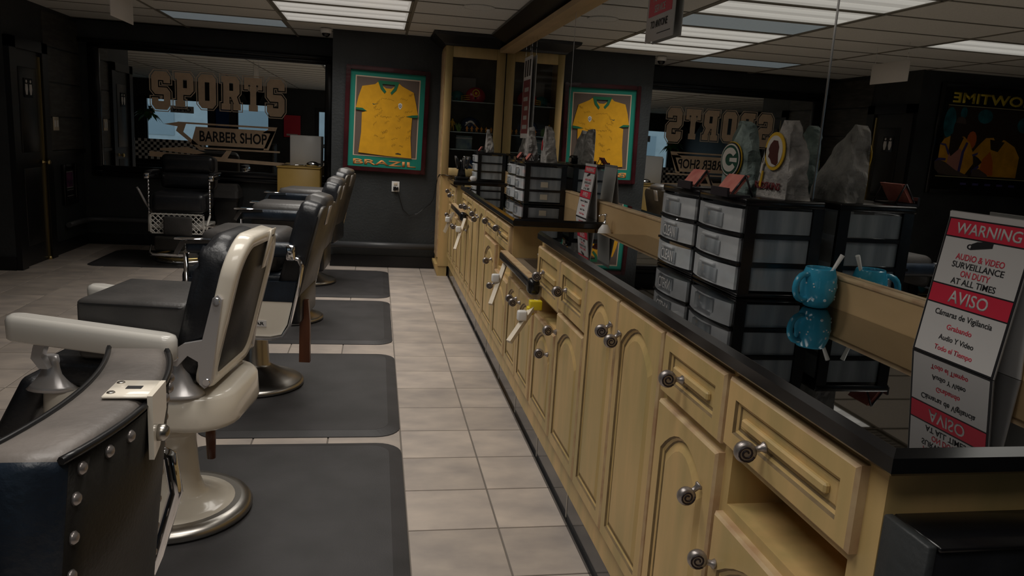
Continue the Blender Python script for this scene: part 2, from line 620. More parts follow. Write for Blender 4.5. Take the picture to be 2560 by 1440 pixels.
names = {2: 'nearest the grey wall', 3: 'second from the grey wall', 4: 'third from the grey wall', 6: 'just before the unlit bluish panel',
         7: 'two before the unlit bluish panel', 9: 'added unseen beyond the ceiling vent', 11: 'added unseen above the white barber chair', 13: 'added unseen above the nearest chair', 15: 'added unseen close to the shop front'}
def fixture(c, lit):
    i, j = c
    cx, cy = (CX[i+1]+CX[i+2])/2, (CY[j]+CY[j+1])/2
    if lit:
        if i == 0:
            lab = 'lit fluorescent ceiling panel in the main row, ' + names[j]
        else:
            lab = {5: 'lit fluorescent ceiling panel on its own above the left aisle', 8: 'lit ceiling panel of the left row, near the middle',
                   12: 'lit ceiling panel of the left row, near the front'}[j]
    else:
        lab = 'unlit ceiling panel with an added bluish glow between lit ones' if i == 0 else 'unlit ceiling panel with an added bluish glow by the etched mirror'
    t = thing('ceiling_light', lab, 'light', (cx, cy, ZC), 'fluorescent ceiling panels' if lit else 'unlit ceiling panels with added bluish glow')
    hx, hy = 1.215/2-.014, .305-.011
    bm = bmesh.new()
    for a in ((-hx, hx, -hy, -hy+.02), (-hx, hx, hy-.02, hy), (-hx, -hx+.02, -hy, hy), (hx-.02, hx, -hy, hy)):
        box(bm, cx+a[0], cx+a[1], cy+a[2], cy+a[3], ZC-.001, ZC+.028)
    mk('frame', bm, 'tbar', t)
    if lit:
        bm = bmesh.new()
        box(bm, cx-hx+.02, cx+hx-.02, cy-hy+.02, cy+hy-.02, ZC+.004, ZC+.014)
        mk('diffuser', bm, 'diffuser_lit', t)
        for s in (-.12, .12):
            bm = bmesh.new()
            rbox(bm, cx-hx+.04, cx+hx-.04, cy+s-.055, cy+s+.055, ZC+.0005, ZC+.010, 0.003, 2)
            mk('tube_glow', bm, 'diffuser_tube', t)
        ld = bpy.data.lights.new('lamp', 'AREA')
        ld.shape = 'RECTANGLE'
        ld.size, ld.size_y = 1.1, 0.5
        ld.energy = LAMP_W if i == 0 else LAMP_W*.12
        ld.color = (1.0, 0.95, 0.88)
        ld.spread = math.radians(118)
        lo = bpy.data.objects.new('lamp', ld)
        COL.objects.link(lo)
        lo.location = (cx, cy, ZC-.004)
        link(lo, t)
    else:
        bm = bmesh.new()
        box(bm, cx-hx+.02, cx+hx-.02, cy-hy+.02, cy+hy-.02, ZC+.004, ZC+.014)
        mk('diffuser', bm, 'diffuser_off_glow', t)
for c in sorted(LIT):
    fixture(c, True)
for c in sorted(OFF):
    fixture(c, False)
c = (CX[1]+CX[2])/2
cy = (CY[8]+CY[9])/2
t = thing('ceiling_vent', 'perforated grey air vent in the ceiling after the lit panels', 'vent', (c, cy, ZC))
part('frame', 'tbar', t, (box, c-.58, c+.58, cy-.29, cy+.29, ZC+.006, ZC+.02))
for k in range(11):
    y = cy-.25+k*.05
    part('slat', 'vent_metal', t, (box, c-.55, c+.55, y-.012, y+.012, ZC-.002, ZC+.006))
t = thing('ceiling_speaker', 'round flush speaker grille in the ceiling above the far counter', 'speaker', (0.78, 6.4, ZC))
part('grille', 'ceil_tile', t, (lathe, [(0.0, ZC-.006), (.10, ZC-.006), (.12, ZC-.003), (.125, ZC+.004)], (0.78, 6.4, 0), 28))
part('rim', 'ceil_tile', t, (tube, [(0.78+.126*math.cos(a*PI/14), 6.4+.126*math.sin(a*PI/14), ZC-.001) for a in range(28)], .006, 6, {'closed': True}))

# ------------------------------------------------------------------ walls
struct('wall_back', mb(box, XS, 1.9, YB, YB+.2, 0, ZC+.03), 'wall_grey')
struct('wall_step', mb(box, XS, XS+.2, YB+.2, YR+.2, 0, ZC+.03), 'wall_dark')
struct('wall_alcove', mb(box, XL-.2, XS, YR, YR+.2, 0, ZC+.03), 'wall_dark')
bm = bmesh.new()
box(bm, XL-.2, XL, YP+.2, YR, 0, ZC+.03)
wl = struct('wall_left', bm, 'wall_dark')
struct('wall_poster', mb(box, XFL-.2, XL, YP, YP+.2, 0, ZC+.03), 'wall_dark')
struct('wall_far_left', mb(box, XFL-.2, XFL, YF, YP, 0, ZC+.03), 'wall_dark')
struct('wall_right', mb(box, XM+.012, XM+.2, YF, YB, 0, ZC+.03), 'wall_dark')
# shop front: piers, bulkhead, glazing, door
bm = bmesh.new()
box(bm, XFL, 1.4, YF-.2, YF, 2.06, ZC+.03)
for a, b in ((XFL, -6.2), (-4.55, -3.85), (-2.95, -1.75), (-0.75, 1.4)):
    box(bm, a, b, YF-.2, YF, 0, 2.06)
for a, b in ((-6.2, -4.55), (-3.85, -2.95)):
    box(bm, a, b, YF-.2, YF, 0, 0.75)
struct('wall_front', bm, 'wall_dark')
def window(n, x0, x1, z0, z1):
    bm = bmesh.new()
    for a in ((x0, x0+.05, z0, z1), (x1-.05, x1, z0, z1), (x0, x1, z0, z0+.05), (x0, x1, z1-.05, z1)):
        box(bm, a[0], a[1], YF-.12, YF-.04, a[2], a[3])
    o = struct('window_%d' % n, bm, 'black_paint')
    part('pane', 'glass', o, (box, x0+.05, x1-.05, YF-.09, YF-.085, z0+.05, z1-.05))
window(1, -6.2, -4.55, .75, 2.06)
window(2, -3.85, -2.95, .75, 2.06)
bm = bmesh.new()
for a in ((-1.75, -1.63, 0, 2.06), (-.87, -.75, 0, 2.06), (-1.63, -.87, 0, .25), (-1.63, -.87, 1.94, 2.06), (-1.63, -.87, .95, 1.05)):
    box(bm, a[0], a[1], YF-.12, YF-.05, a[2], a[3])
d1 = struct('door_1', bm, 'black_paint')
part('pane', 'glass', d1, (box, -1.63, -.87, YF-.09, YF-.085, 1.05, 1.94))
part('pane', 'glass', d1, (box, -1.63, -.87, YF-.09, YF-.085, .25, .95))
part('push_bar', 'chrome', d1, (cyl, (-1.6, YF-.0, 1.0), (-.9, YF-.0, 1.0), .015))
struct('pavement', mb(box, -12, 8, -12, YF-.2, -.15, -.03), 'concrete')
t = thing('street_building', 'pale building across the street outside the shop front', 'building', (-3, -12, 0))
part('wall', 'facade', t, (box, -12, 8, -12.3, -12, 0, 2.4))
part('roof_band', 'concrete', t, (box, -12, 8, -12.35, -11.9, 2.4, 2.7))
for x in (-9, -5.5, -2, 1.5):
    part('window', 'facade_glass', t, (box, x, x+1.4, -12, -11.97, .9, 2.0))

# trims and boards
struct('baseboard_back', mb(box, XS, .70, YB-.015, YB, 0, .13), 'black_paint')
struct('baseboard_alcove', mb(box, XL, XS, YR-.015, YR, 0, .13), 'black_paint')
struct('baseboard_left', mb(box, XL, XL+.015, 8.62, YR, 0, .13), 'black_paint')
struct('baseboard_poster', mb(box, XFL, XL+.0, YP-.015, YP, 0, .13), 'black_paint')
struct('trim_1', mb(box, XL, XL+.025, 8.62, YR, 1.06, 1.10), 'black_paint')
for k in range(4):
    z0, z1 = 1.10+k*.35, 1.10+(k+1)*.35-.012
    part('panel', 'panel_dark', wl, (box, XL, XL+.012, 8.64, YR-.03, z0+.006, z1))
# alcove header bar above the etched mirror
struct('trim_2', mb(box, XL, XS, YR-.05, YR, 2.28, ZC), 'wall_dark')
struct('trim_3', mb(rbox, XL, XS, YR-.085, YR-.05, 2.285, 2.335, .012, 2), 'black_gloss')
struct('trim_4', mb(rbox, XS-.06, XS, YR-.10, YR, 0.1, 2.45, .015, 2), 'black_gloss')
# painted pipes
def pipe(name, lab, pts, r):
    t = tag(mk(name, mb(tube, pts, r, 12), 'pipe_paint'), lab, 'pipe')
    return t
pipe('wall_pipe', 'dark painted pipe along the foot of the grey wall below the jersey', [(XS+.02, YB-.06, .255), (.68, YB-.06, .255)], .035)
pipe('wall_pipe', 'dark painted pipe bending along the foot of the alcove corner', [(XL+.05, 8.95, .30), (XL+.05, 9.35, .30), (XL+.10, YR-.09, .30), (XL+.3, YR-.06, .30), (-1.2, YR-.06, .29)], .03)

# ------------------------------------------------------------------ left doors with brass strips
def slab_door(n, y0, y1, side):
    bm = bmesh.new()
    box(bm, XL-.005, XL+.02, y0, y1, 0.005, 2.06)
    for zz in ((.2, .95), (1.1, 1.9)):
        rbox(bm, XL+.015, XL+.028, y0+.1, y1-.1, zz[0], zz[1], .006, 2)
    o = struct('door_%d' % n, bm, 'black_paint')
    return o
d2 = slab_door(2, 7.92, 8.50, 1)
part('brass_strip', 'brass', d2, (box, XL+.012, XL+.034, 8.462, 8.488, 0.01, 2.02))
part('brass_foot', 'brass', d2, (lathe, [(.018, 0.0), (.02, .02), (.012, .035)], (XL+.03, 8.475, 0), 12))
part('door_knob', 'brass', d2, (lathe, [(.022, 0), (.022, .006), (.009, .012), (.009, .04), (.024, .05), (.026, .062), (.015, .072)], (XL+.03, 8.43, 1.0), 16, {'axis': 'X'}))
bm = bmesh.new()
box(bm, XL, XL+.05, 8.50, 8.63, 0, 2.16)
box(bm, XL, XL+.05, 7.80, 7.93, 0, 2.16)
box(bm, XL, XL+.05, 7.80, 8.63, 2.06, 2.16)
struct('trim_5', bm, 'black_paint')
t = thing('restroom_sign', 'small dark restroom sign with two pale figures beside the left door', 'sign', (XL+.03, 8.2, 1.7))
part('plate', 'black_gloss', t, (box, XL+.028, XL+.036, 8.10, 8.28, 1.62, 1.80))
for s in (-.045, .045):
    y = 8.19+s
    part('figure', 'white_paper', t, (lathe, [(.014, 0), (.014, .003)], (XL+.036, y, 1.77), 12, {'axis': 'X'}),
         (prism, [(-.022, .10), (-.028, .05), (-.012, .0), (.012, .0), (.028, .05), (.022, .10)], (XL+.036, y, 1.645), (0, 1, 0), (0, 0, 1), (1, 0, 0), .003))
t = thing('light_switch', 'beige double light switch plate on the dark left wall', 'switch', (XL+.012, 8.84, 1.38))
part('plate', 'pale_plastic', t, (rbox, XL+.012, XL+.02, 8.77, 8.91, 1.31, 1.45, .003, 2))
for s in (-.03, .03):
    part('rocker', 'white_plastic', t, (rbox, XL+.018, XL+.026, 8.84+s-.018, 8.84+s+.018, 1.345, 1.415, .003, 2))
t = thing('small_picture', 'small black framed picture with purple print low on the left wall', 'picture', (XL, 9.13, .73))
bm = bmesh.new()
for a in ((8.94, 9.0, .51, .95), (9.26, 9.32, .51, .95), (9.0, 9.26, .51, .57), (9.0, 9.26, .89, .95)):
    rbox(bm, XL, XL+.035, a[0], a[1], a[2], a[3], .006, 2)
mk('frame', bm, 'black_gloss', t)
part('mount', 'black_print', t, (box, XL+.005, XL+.012, 9.0, 9.26, .57, .89))
part('print', 'pic_purple', t, (box, XL+.012, XL+.015, 9.05, 9.22, .70, .86))
bm = bmesh.new()
for a in ((9.04, 9.05, .69, .87), (9.22, 9.23, .69, .87), (9.04, 9.23, .86, .87), (9.04, 9.23, .69, .70), (9.04, 9.23, .60, .605), (9.04, 9.23, .665, .67)):
    box(bm, XL+.012, XL+.014, *a)
mk('border_line', bm, 'grey_paper', t)

# ------------------------------------------------------------------ etched mirror
def etched():
    t = thing('etched_mirror', 'large black framed wall mirror etched with SPORTS BARBER SHOP in gold', 'mirror', (-1.9, YR, 1.5))
    x0, x1, z0, z1 = -3.12, -.63, .93, 2.235
    y = YR-.03
    part('mirror_pane', 'mirror', t, (box, x0, x1, y, y+.01, z0, z1))
    for a in ((x0-.12, x0, z0-.12, z1+.05), (x1, x1+.10, z0-.12, z1+.05)):
        part('frame_side', 'black_gloss', t, (rbox, a[0], a[1], y-.03, YR, a[2], a[3], .012, 2))
    part('frame_top', 'black_gloss', t, (rbox, x0-.12, x1+.10, y-.03, YR, z1, z1+.06, .012, 2))
    part('frame_bottom', 'black_gloss', t, (rbox, x0-.12, x1+.10, y-.03, YR, z0-.07, z0, .012, 2), (rbox, x0-.12, x1+.10, y-.045, YR, z0-.13, z0-.07, .02, 2))
    # letters on a 5 x 7 grid, chamfered block capitals with slab serifs
    L = {
        'S': [[(0, 2.2), (0, .9), (.9, 0), (3.9, 0), (4.8, .9), (4.8, 3.3), (3.9, 4.1), (1.7, 4.1), (1.7, 5.4), (3.1, 5.4), (3.1, 4.9), (4.8, 4.9), (4.8, 6.1), (3.9, 7), (.9, 7), (0, 6.1), (0, 3.6), (.9, 2.8), (3.1, 2.8), (3.1, 1.6), (1.7, 1.6), (1.7, 2.2)]],
        'P': [[(0, 0), (2.6, 0), (2.6, 1.3), (2.1, 1.3), (2.1, 2.5), (3.8, 2.5), (4.8, 3.4), (4.8, 6.1), (3.9, 7), (0, 7), (0, 5.7), (.5, 5.7), (.5, 1.3), (0, 1.3)], [(2.1, 3.9), (2.1, 5.6), (3.1, 5.6), (3.1, 3.9)]],
        'O': [[(0, .9), (.9, 0), (3.7, 0), (4.6, .9), (4.6, 6.1), (3.7, 7), (.9, 7), (0, 6.1)], [(1.7, 1.6), (1.7, 5.4), (2.9, 5.4), (2.9, 1.6)]],
        'R': [[(0, 0), (2.4, 0), (2.4, 1.3), (2.1, 1.3), (2.1, 2.7), (2.5, 2.7), (3.3, 1.3), (3.1, 1.3), (3.1, 0), (5.1, 0), (5.1, 1.3), (4.7, 1.3), (4.1, 2.8), (4.8, 3.5), (4.8, 6.1), (3.9, 7), (0, 7), (0, 5.7), (.5, 5.7), (.5, 1.3), (0, 1.3)], [(2.1, 4.0), (2.1, 5.6), (3.1, 5.6), (3.1, 4.0)]],
        'T': [[(1.2, 0), (3.6, 0), (3.6, 1.3), (3.2, 1.3), (3.2, 5.5), (3.7, 5.5), (3.7, 4.5), (4.8, 4.5), (4.8, 7), (0, 7), (0, 4.5), (1.1, 4.5), (1.1, 5.5), (1.6, 5.5), (1.6, 1.3), (1.2, 1.3)]],
    }
    def off(poly, d):
        n = len(poly)
        area = sum(poly[i][0]*poly[(i+1) % n][1]-poly[(i+1) % n][0]*poly[i][1] for i in range(n))
        s = 1 if area > 0 else -1
        out = []
        for i in range(n):
            p, a, b = Vector(poly[i]), Vector(poly[i-1]), Vector(poly[(i+1) % n])
            e1, e2 = (p-a).normalized(), (b-p).normalized()
            n1, n2 = Vector((e1.y, -e1.x))*s, Vector((e2.y, -e2.x))*s
            m = (n1+n2)
            k = m.length_squared
            m = m*(2/k) if k > .2 else n1
            q = p+m*d
            out.append((q.x, q.y))
        return out
    def fill(loops, m, name, yy, ext):
        cu = bpy.data.curves.new('c', 'CURVE')
        cu.dimensions = '2D'
        cu.fill_mode = 'BOTH'
        for lp in loops:
            sp = cu.splines.new('POLY')
            sp.points.add(len(lp)-1)
            for q, p in zip(sp.points, lp):
                q.co = (p[0], p[1], 0, 1)
            sp.use_cyclic_u = True
        o = bpy.data.objects.new('c', cu)
        COL.objects.link(o)
        bpy.context.view_layer.update()
        me = bpy.data.meshes.new_from_object(o.evaluated_get(bpy.context.evaluated_depsgraph_get()))
        bpy.data.objects.remove(o)
        bm = bmesh.new()
        bm.from_mesh(me)
        bpy.data.meshes.remove(me)
        r = bmesh.ops.extrude_face_region(bm, geom=list(bm.faces))
        for g in r['geom']:
            if isinstance(g, bmesh.types.BMVert):
                g.co.z += ext
        bmesh.ops.transform(bm, matrix=on_plane((0, yy, 0), (1, 0, 0), (0, 0, 1)), verts=bm.verts)
        return mk(name, bm, m, t)
    word = 'SPORTS'
    xs0, xs1 = -2.60, -1.07
    cw = (xs1-xs0)/6
    drop = [0.0, 0.0, 0.0, 0.0, 0.0, 0.0]
    for k, ch in enumerate(word):
        hgt = .43 if k in (0, 5) else .385
        zb = 1.60 if k in (0, 5) else 1.645
        sx, sz = cw*.80/4.8, hgt/7.0
        ox = xs0+k*cw+cw*.10
        def mp(lp, d):
            q = [(ox+p[0]*sx, zb+p[1]*sz) for p in lp]
            return off(q, d) if d else q
        fill([mp(lp, 0) for lp in L[ch]], 'etch_gold', 'letter', y-.0005, .0022)
        ring = [mp(L[ch][0], .022), mp(L[ch][0], .013)]
        fill(ring, 'etch_line', 'letter_outline', y-.0004, .0016)
    # banner under the word
    def bar(a, b, c, d, m='etch_gold', nm='banner_line'):
        part(nm, m, t, (box, a, b, y-.0016, y, c, d))
    part('banner_ground', 'etch_gold', t, (prism, [(-2.16, 1.22), (-1.30, 1.22), (-1.20, 1.43), (-2.10, 1.43)], (0, y, 0), (1, 0, 0), (0, 0, 1), (0, -1, 0), .0012))
    text('banner_text', 'BARBER SHOP', 'etch_dark', t, (-1.68, y-.0012, 1.325), (1, 0, 0), (0, 0, 1), w=.76, h=.125, bold=.02, ext=.001)
    bar(-2.3, -1.20, 1.455, 1.475)
    bar(-2.05, -1.15, 1.175, 1.195)
    part('banner_ribbon', 'etch_gold', t, (prism, [(-2.62, 1.06), (-1.1, 1.02), (-1.1, 1.06), (-1.75, 1.08), (-1.70, 1.17), (-1.76, 1.17), (-1.82, 1.09), (-2.62, 1.12)], (0, y, 0), (1, 0, 0), (0, 0, 1), (0, -1, 0), .0012))
    part('banner_ribbon', 'etch_gold', t, (prism, [(-2.45, 1.44), (-2.28, 1.475), (-2.2, 1.475), (-2.24, 1.36), (-2.0, 1.16), (-2.06, 1.16), (-2.32, 1.37), (-2.30, 1.42)], (0, y, 0), (1, 0, 0), (0, 0, 1), (0, -1, 0), .0012))
    part('banner_ribbon', 'etch_gold', t, (prism, [(-1.35, 1.40), (-1.24, 1.475), (-1.18, 1.475), (-1.28, 1.20), (-1.34, 1.20), (-1.26, 1.40)], (0, y, 0), (1, 0, 0), (0, 0, 1), (0, -1, 0), .0012))
    part('banner_ribbon', 'etch_gold', t, (prism, [(-2.5, 1.16), (-2.2, 1.19), (-2.0, 1.13), (-2.1, 1.11), (-2.3, 1.12), (-2.5, 1.135)], (0, y, 0), (1, 0, 0), (0, 0, 1), (0, -1, 0), .0012))
etched()

# ------------------------------------------------------------------ long right-hand mirror, its trim and backsplash
t = thing('wall_mirror', 'long frameless mirror along the right wall above the counters', 'mirror', (XM, 3.5, 1.1))
for a, b in ((-2.9, 2.112), (2.118, 5.237), (5.243, 8.095)):
    part('mirror_pane', 'mirror', t, (box, XM, XM+.008, a, b, 1.174, 2.42))
for y in (2.115, 5.24):
    part('seam_strip', 'mirror_seam', t, (box, XM-.0015, XM+.003, y-.004, y+.004, 1.17, 2.40))
bm = bmesh.new()
prism(bm, [(0, 0), (0, .03), (-.20, .12), (-.20, .14), (0, .14)], (XM, -2.9, ZC-.14), (1, 0, 0), (0, 0, 1), (0, 1, 0), 10.75)
struct('trim_6', bm, 'black_paint')
struct('trim_7', mb(box, XM-.075, XM, -2.9, 8.08, 2.375, 2.415), 'wood_pale')

# ------------------------------------------------------------------ cabinets
XFACE = 0.785
ZT = 1.085
def ring_pts(y0, y1, z0, z1, ins, x, rise):
    n = 10
    a, b, c, d = y0+ins, y1-ins, z0+ins, z1-ins
    pts = [(x, a, c), (x, b, c)]
    for k in range(n+1):
        u = k/n
        yy = b+(a-b)*u
        pts.append((x, yy, d-rise*(2*u-1)**2))
    return pts
def front(name, parent, y0, y1, z0, z1, arch=0.0, fw_=0.045, x=XFACE, bar=False):
    bm = bmesh.new()
    g = .004
    y0, y1, z0, z1 = y0+g, y1-g, z0+g, z1-g
    f = min(fw_, (y1-y0)*.24, (z1-z0)*.26)
    R = [ring_pts(y0, y1, z0, z1, 0, x, 0),
         ring_pts(y0, y1, z0, z1, 0, x-.016, 0),
         ring_pts(y0, y1, z0, z1, .006, x-.022, 0),
         ring_pts(y0, y1, z0, z1, f, x-.022, arch),
         ring_pts(y0, y1, z0, z1, f+.004, x-.016, arch),
         ring_pts(y0, y1, z0, z1, f+.010, x-.013, arch),
         ring_pts(y0, y1, z0, z1, f+.014, x-.010, arch),
         ring_pts(y0, y1, z0, z1, f+(.018 if bar else .036), x-.012 if bar else x-.020, arch)]
    loft(bm, R, mis=[2, 2, 0, 1, 0, 1, 0])
    if bar:
        cz, cy = (z0+z1)/2, (y0+y1)/2
        hh, hw = max(.008, (z1-z0)*.065), (y1-y0)/2-f-.035
        rbox(bm, x-.024, x-.010, cy-hw, cy+hw, cz-hh, cz+hh, .004, 1)
        for f_ in bm.faces:
            f_.smooth = False
    return mk(name, bm, ['wood', 'glaze', 'wood_edge'], parent)
# one knob mesh: stem plus scroll with a spiral groove, scroll face towards -Y
def knob_mesh():
    bm = bmesh.new()
    lathe(bm, [(.011, 0), (.012, -.004), (.007, -.010), (.006, -.024), (.010, -.030)], (0, 0, 0), 10, axis='X')
    R = []
    lathe(bm, [(.015, -.010), (.021, -.008), (.0225, 0), (.021, .008), (.015, .010)], (-.042, 0, 0), 18, axis='Y')
    sp = []
    for k in range(26):
        a = k/25*2*PI*1.9
        r = .004+.0135*k/25
        sp.append((-.042+r*math.cos(a), -.0102, r*math.sin(a)))
    tube(bm, sp, .0022, 5, mi=1)
    bmesh.ops.recalc_face_normals(bm, faces=bm.faces)
    me = bpy.data.meshes.new('knob')
    bm.to_mesh(me)
    bm.free()
    me.materials.append(M['pewter'])
    me.materials.append(M['pewter_dark'])
    return me
KNOB = knob_mesh()
def knob(parent, y, z, root):
    o = bpy.data.objects.new('knob', KNOB)
    COL.objects.link(o)
    o.location = (XFACE-.022, y, z)
    o.parent = parent
    o.rotation_euler = (random.uniform(-.6, .6), 0, random.uniform(-.15, .15))
ZD = 0.225      # bottom of the doors
def unit(label, y0, y1, items, top=1.045, niches=(), end=None):
    """one base cabinet; items: (kind, y0, y1, z0, z1, knob_y, knob_z)"""
    t = thing('base_cabinet', label, 'cabinet', (1.0, (y0+y1)/2, 0), 'cream wooden base cabinets along the right wall')
    bm = bmesh.new()
    if niches:
        ny0, ny1, nz0, nz1 = niches[0]
        box(bm, XFACE, XM-.03, y0, y1, .12, nz0)
        box(bm, XFACE, XM-.03, y0, y1, nz1, top)
        box(bm, XFACE, XM-.03, y0, ny0, nz0, nz1)
        box(bm, XFACE, XM-.03, ny1, y1, nz0, nz1)
        box(bm, XFACE+.22, XM-.03, ny0, ny1, nz0, nz1)
    else:
        box(bm, XFACE, XM-.03, y0, y1, .12, top)
    mk('carcass', bm, 'wood', t)
    for kind, a, b, c, d, ky, kz in items:
        f = front(kind, t, a, b, c, d, arch=(.075 if kind == 'door' else 0), bar=(kind == 'drawer'))
        link(f, t)
        if ky is not None:
            k = bpy.data.objects.new('knob', KNOB)
            COL.objects.link(k)
            k.location = (XFACE-.022, ky, kz)
            k.rotation_euler = (0, random.uniform(-.8, .8), random.uniform(-.2, .2))
            k.parent = f
    return t
# nearest run
unit('cream cabinet at the near end with one wide drawer over an open niche', .965, 1.475,
     [('drawer', 1.005, 1.47, .868, 1.03, 1.285, .94), ('door', 1.005, 1.47, ZD, .715, 1.43, .60)], niches=[(1.03, 1.45, .735, .85)])
unit('cream cabinet with a small drawer above a single arched door', 1.475, 1.855,
     [('drawer', 1.48, 1.85, .86, 1.03, 1.70, .94), ('door', 1.48, 1.85, ZD, .845, 1.545, .735)])
unit('cream cabinet with two tall arched doors in the near run', 1.855, 2.62,
     [('door', 1.86, 2.245, ZD, 1.025, 2.20, .93), ('door', 2.25, 2.615, ZD, 1.025, 2.295, .935)])
unit('cream cabinet with paired drawers beside the nearer sink gap', 2.62, 3.50,
     [('drawer', 2.625, 3.03, .81, 1.02, 2.90, .92), ('drawer', 3.035, 3.49, .79, 1.02, 3.32, .92), ('door', 2.625, 3.04, ZD, .80, 3.02, .715), ('door', 3.06, 3.49, ZD, .69, 3.14, .58)], niches=[(3.07, 3.47, .70, .775)])
# sink between the runs
def sink_unit(label, y0, y1, ztop):
    t = thing('sink_cabinet', label, 'cabinet', (1.0, (y0+y1)/2, 0), 'low sink cabinets between the counters')
    part('carcass', 'wood', t, (box, XFACE, XM-.03, y0, y1, .12, ztop-.06))
    bm = bmesh.new()
    box(bm, XFACE, XFACE+.06, y0, y1, ztop-.06, ztop)
    box(bm, XM-.12, XM-.03, y0, y1, ztop-.06, ztop)
    box(bm, XFACE+.06, XM-.12, y0, y0+.05, ztop-.06, ztop)
    box(bm, XFACE+.06, XM-.12, y1-.05, y1, ztop-.06, ztop)
    box(bm, XFACE+.06, XM-.12, y0+.05, y1-.05, ztop-.06, ztop-.05)
    mk('basin', bm, 'sink_brown', t)
    m = (y0+y1)/2
    for a, b, ky in ((y0+.02, m, m-.05), (m+.005, y1-.02, m+.05)):
        f = front('door', t, a, b, ZD, ztop-.10, arch=.05)
        k = bpy.data.objects.new('knob', KNOB)
        COL.objects.link(k)
        k.location = (XFACE-.022, ky, ztop-.17)
        k.parent = f
    return t
sink_unit('low sink cabinet in the gap nearer the camera', 3.50, 4.28, .83)
unit('cream cabinet with paired drawers at the near end of the middle counter', 4.28, 5.30,
     [('drawer', 4.29, 4.78, .85, 1.01, 4.60, .93), ('drawer', 4.79, 5.29, .85, 1.01, 5.05, .93), ('door', 4.29, 4.78, ZD, .68, 4.70, .60), ('door', 4.79, 5.29, ZD, .835, 4.90, .72)], top=1.03, niches=[(4.32, 4.76, .70, .83)])
unit('cream cabinet with two tall arched doors in the middle run', 5.30, 6.06,
     [('door', 5.305, 5.675, ZD, 1.01, 5.63, .92), ('door', 5.685, 6.055, ZD, 1.01, 5.73, .92)], top=1.03)
unit('cream cabinet with paired drawers at the far end of the middle counter', 6.06, 6.84,
     [('drawer', 6.07, 6.44, .85, 1.01, 6.2, .93), ('drawer', 6.46, 6.83, .85, 1.01, 6.6, .93), ('door', 6.07, 6.44, ZD, .835, 6.38, .72), ('door', 6.46, 6.83, ZD, .835, 6.52, .72)], top=1.03)
sink_unit('low sink cabinet in the farther gap', 6.84, 7.47, .83)
unit('cream cabinet under the farthest counter beside the display case', 7.47, 8.09,
     [('drawer', 7.48, 7.77, .82, 1.01, 7.6, .92), ('drawer', 7.785, 8.08, .82, 1.01, 7.9, .92), ('door', 7.48, 7.77, ZD, .80, 7.72, .70), ('door', 7.785, 8.08, ZD, .80, 7.83, .70)], top=1.03)

# plinth of black tiles under all cabinets
pl = struct('baseboard_right', mb(box, .81, XM-.03, .965, 8.09, 0, .12), 'grout')
for k in range(12):
    a = .965+k*.594
    b = min(a+.587, 8.085)
    part('plinth_tile', 'toe_tile', pl, (box, .789, .812, a, b, .012, .122))
for k in range(1, 12):
    a = .965+k*.594-.0035
    part('joint', 'grout_pale', pl, (box, .787, .812, a-.006, a+.003, .0, .122))
part('floor_bead', 'black_gloss', pl, (box, .778, .80, .965, 8.085, 0, .016))

# ------------------------------------------------------------------ worktops
def worktop(lab, x0, y0, y1, z, chamf=0.0):
    t = thing('worktop', lab, 'worktop', ((x0+XM)/2, (y0+y1)/2, z), 'black stone worktops')
    bm = bmesh.new()
    r = .009
    prof = [(x0+.012, z-.042), (x0, z-.036), (x0, z-r), (x0+r, z)]
    R = []
    def ring(d, zz):
        return [(x0+d, y0+d, zz), (XM-.024, y0+d, zz), (XM-.024, y1-d, zz), (x0+d, y1-d, zz)]
    loft(bm, [ring(.006, z-.042), ring(0, z-.036), ring(0, z-.012), ring(.010, z)], cap0=True, cap1=False)
    mk('edge', bm, 'granite_edge', t)
    part('slab', 'granite', t, (box, x0+.010, XM-.024, y0+.010, y1-.010, z-.01, z+.0002))
    return t
ZN, ZM = 1.09, 1.073
worktop('glossy black stone worktop nearest the camera', .75, .92, 3.46, ZN)
worktop('glossy black stone worktop in the middle run', .75, 4.12, 6.86, ZM)
worktop('glossy black stone worktop at the far end below the display case', .74, 7.44, 8.09, ZM)
# backsplash board
t = thing('backsplash_board', 'cream wooden board along the foot of the long mirror', 'board', (XM, 4, ZN))
part('board', 'wood_pale', t, (box, XM-.022, XM-.001, .93, 8.09, .80, 1.172))
part('top_bead', 'wood_edge', t, (rbox, XM-.026, XM-.001, .93, 8.09, 1.170, 1.182, .004, 2))
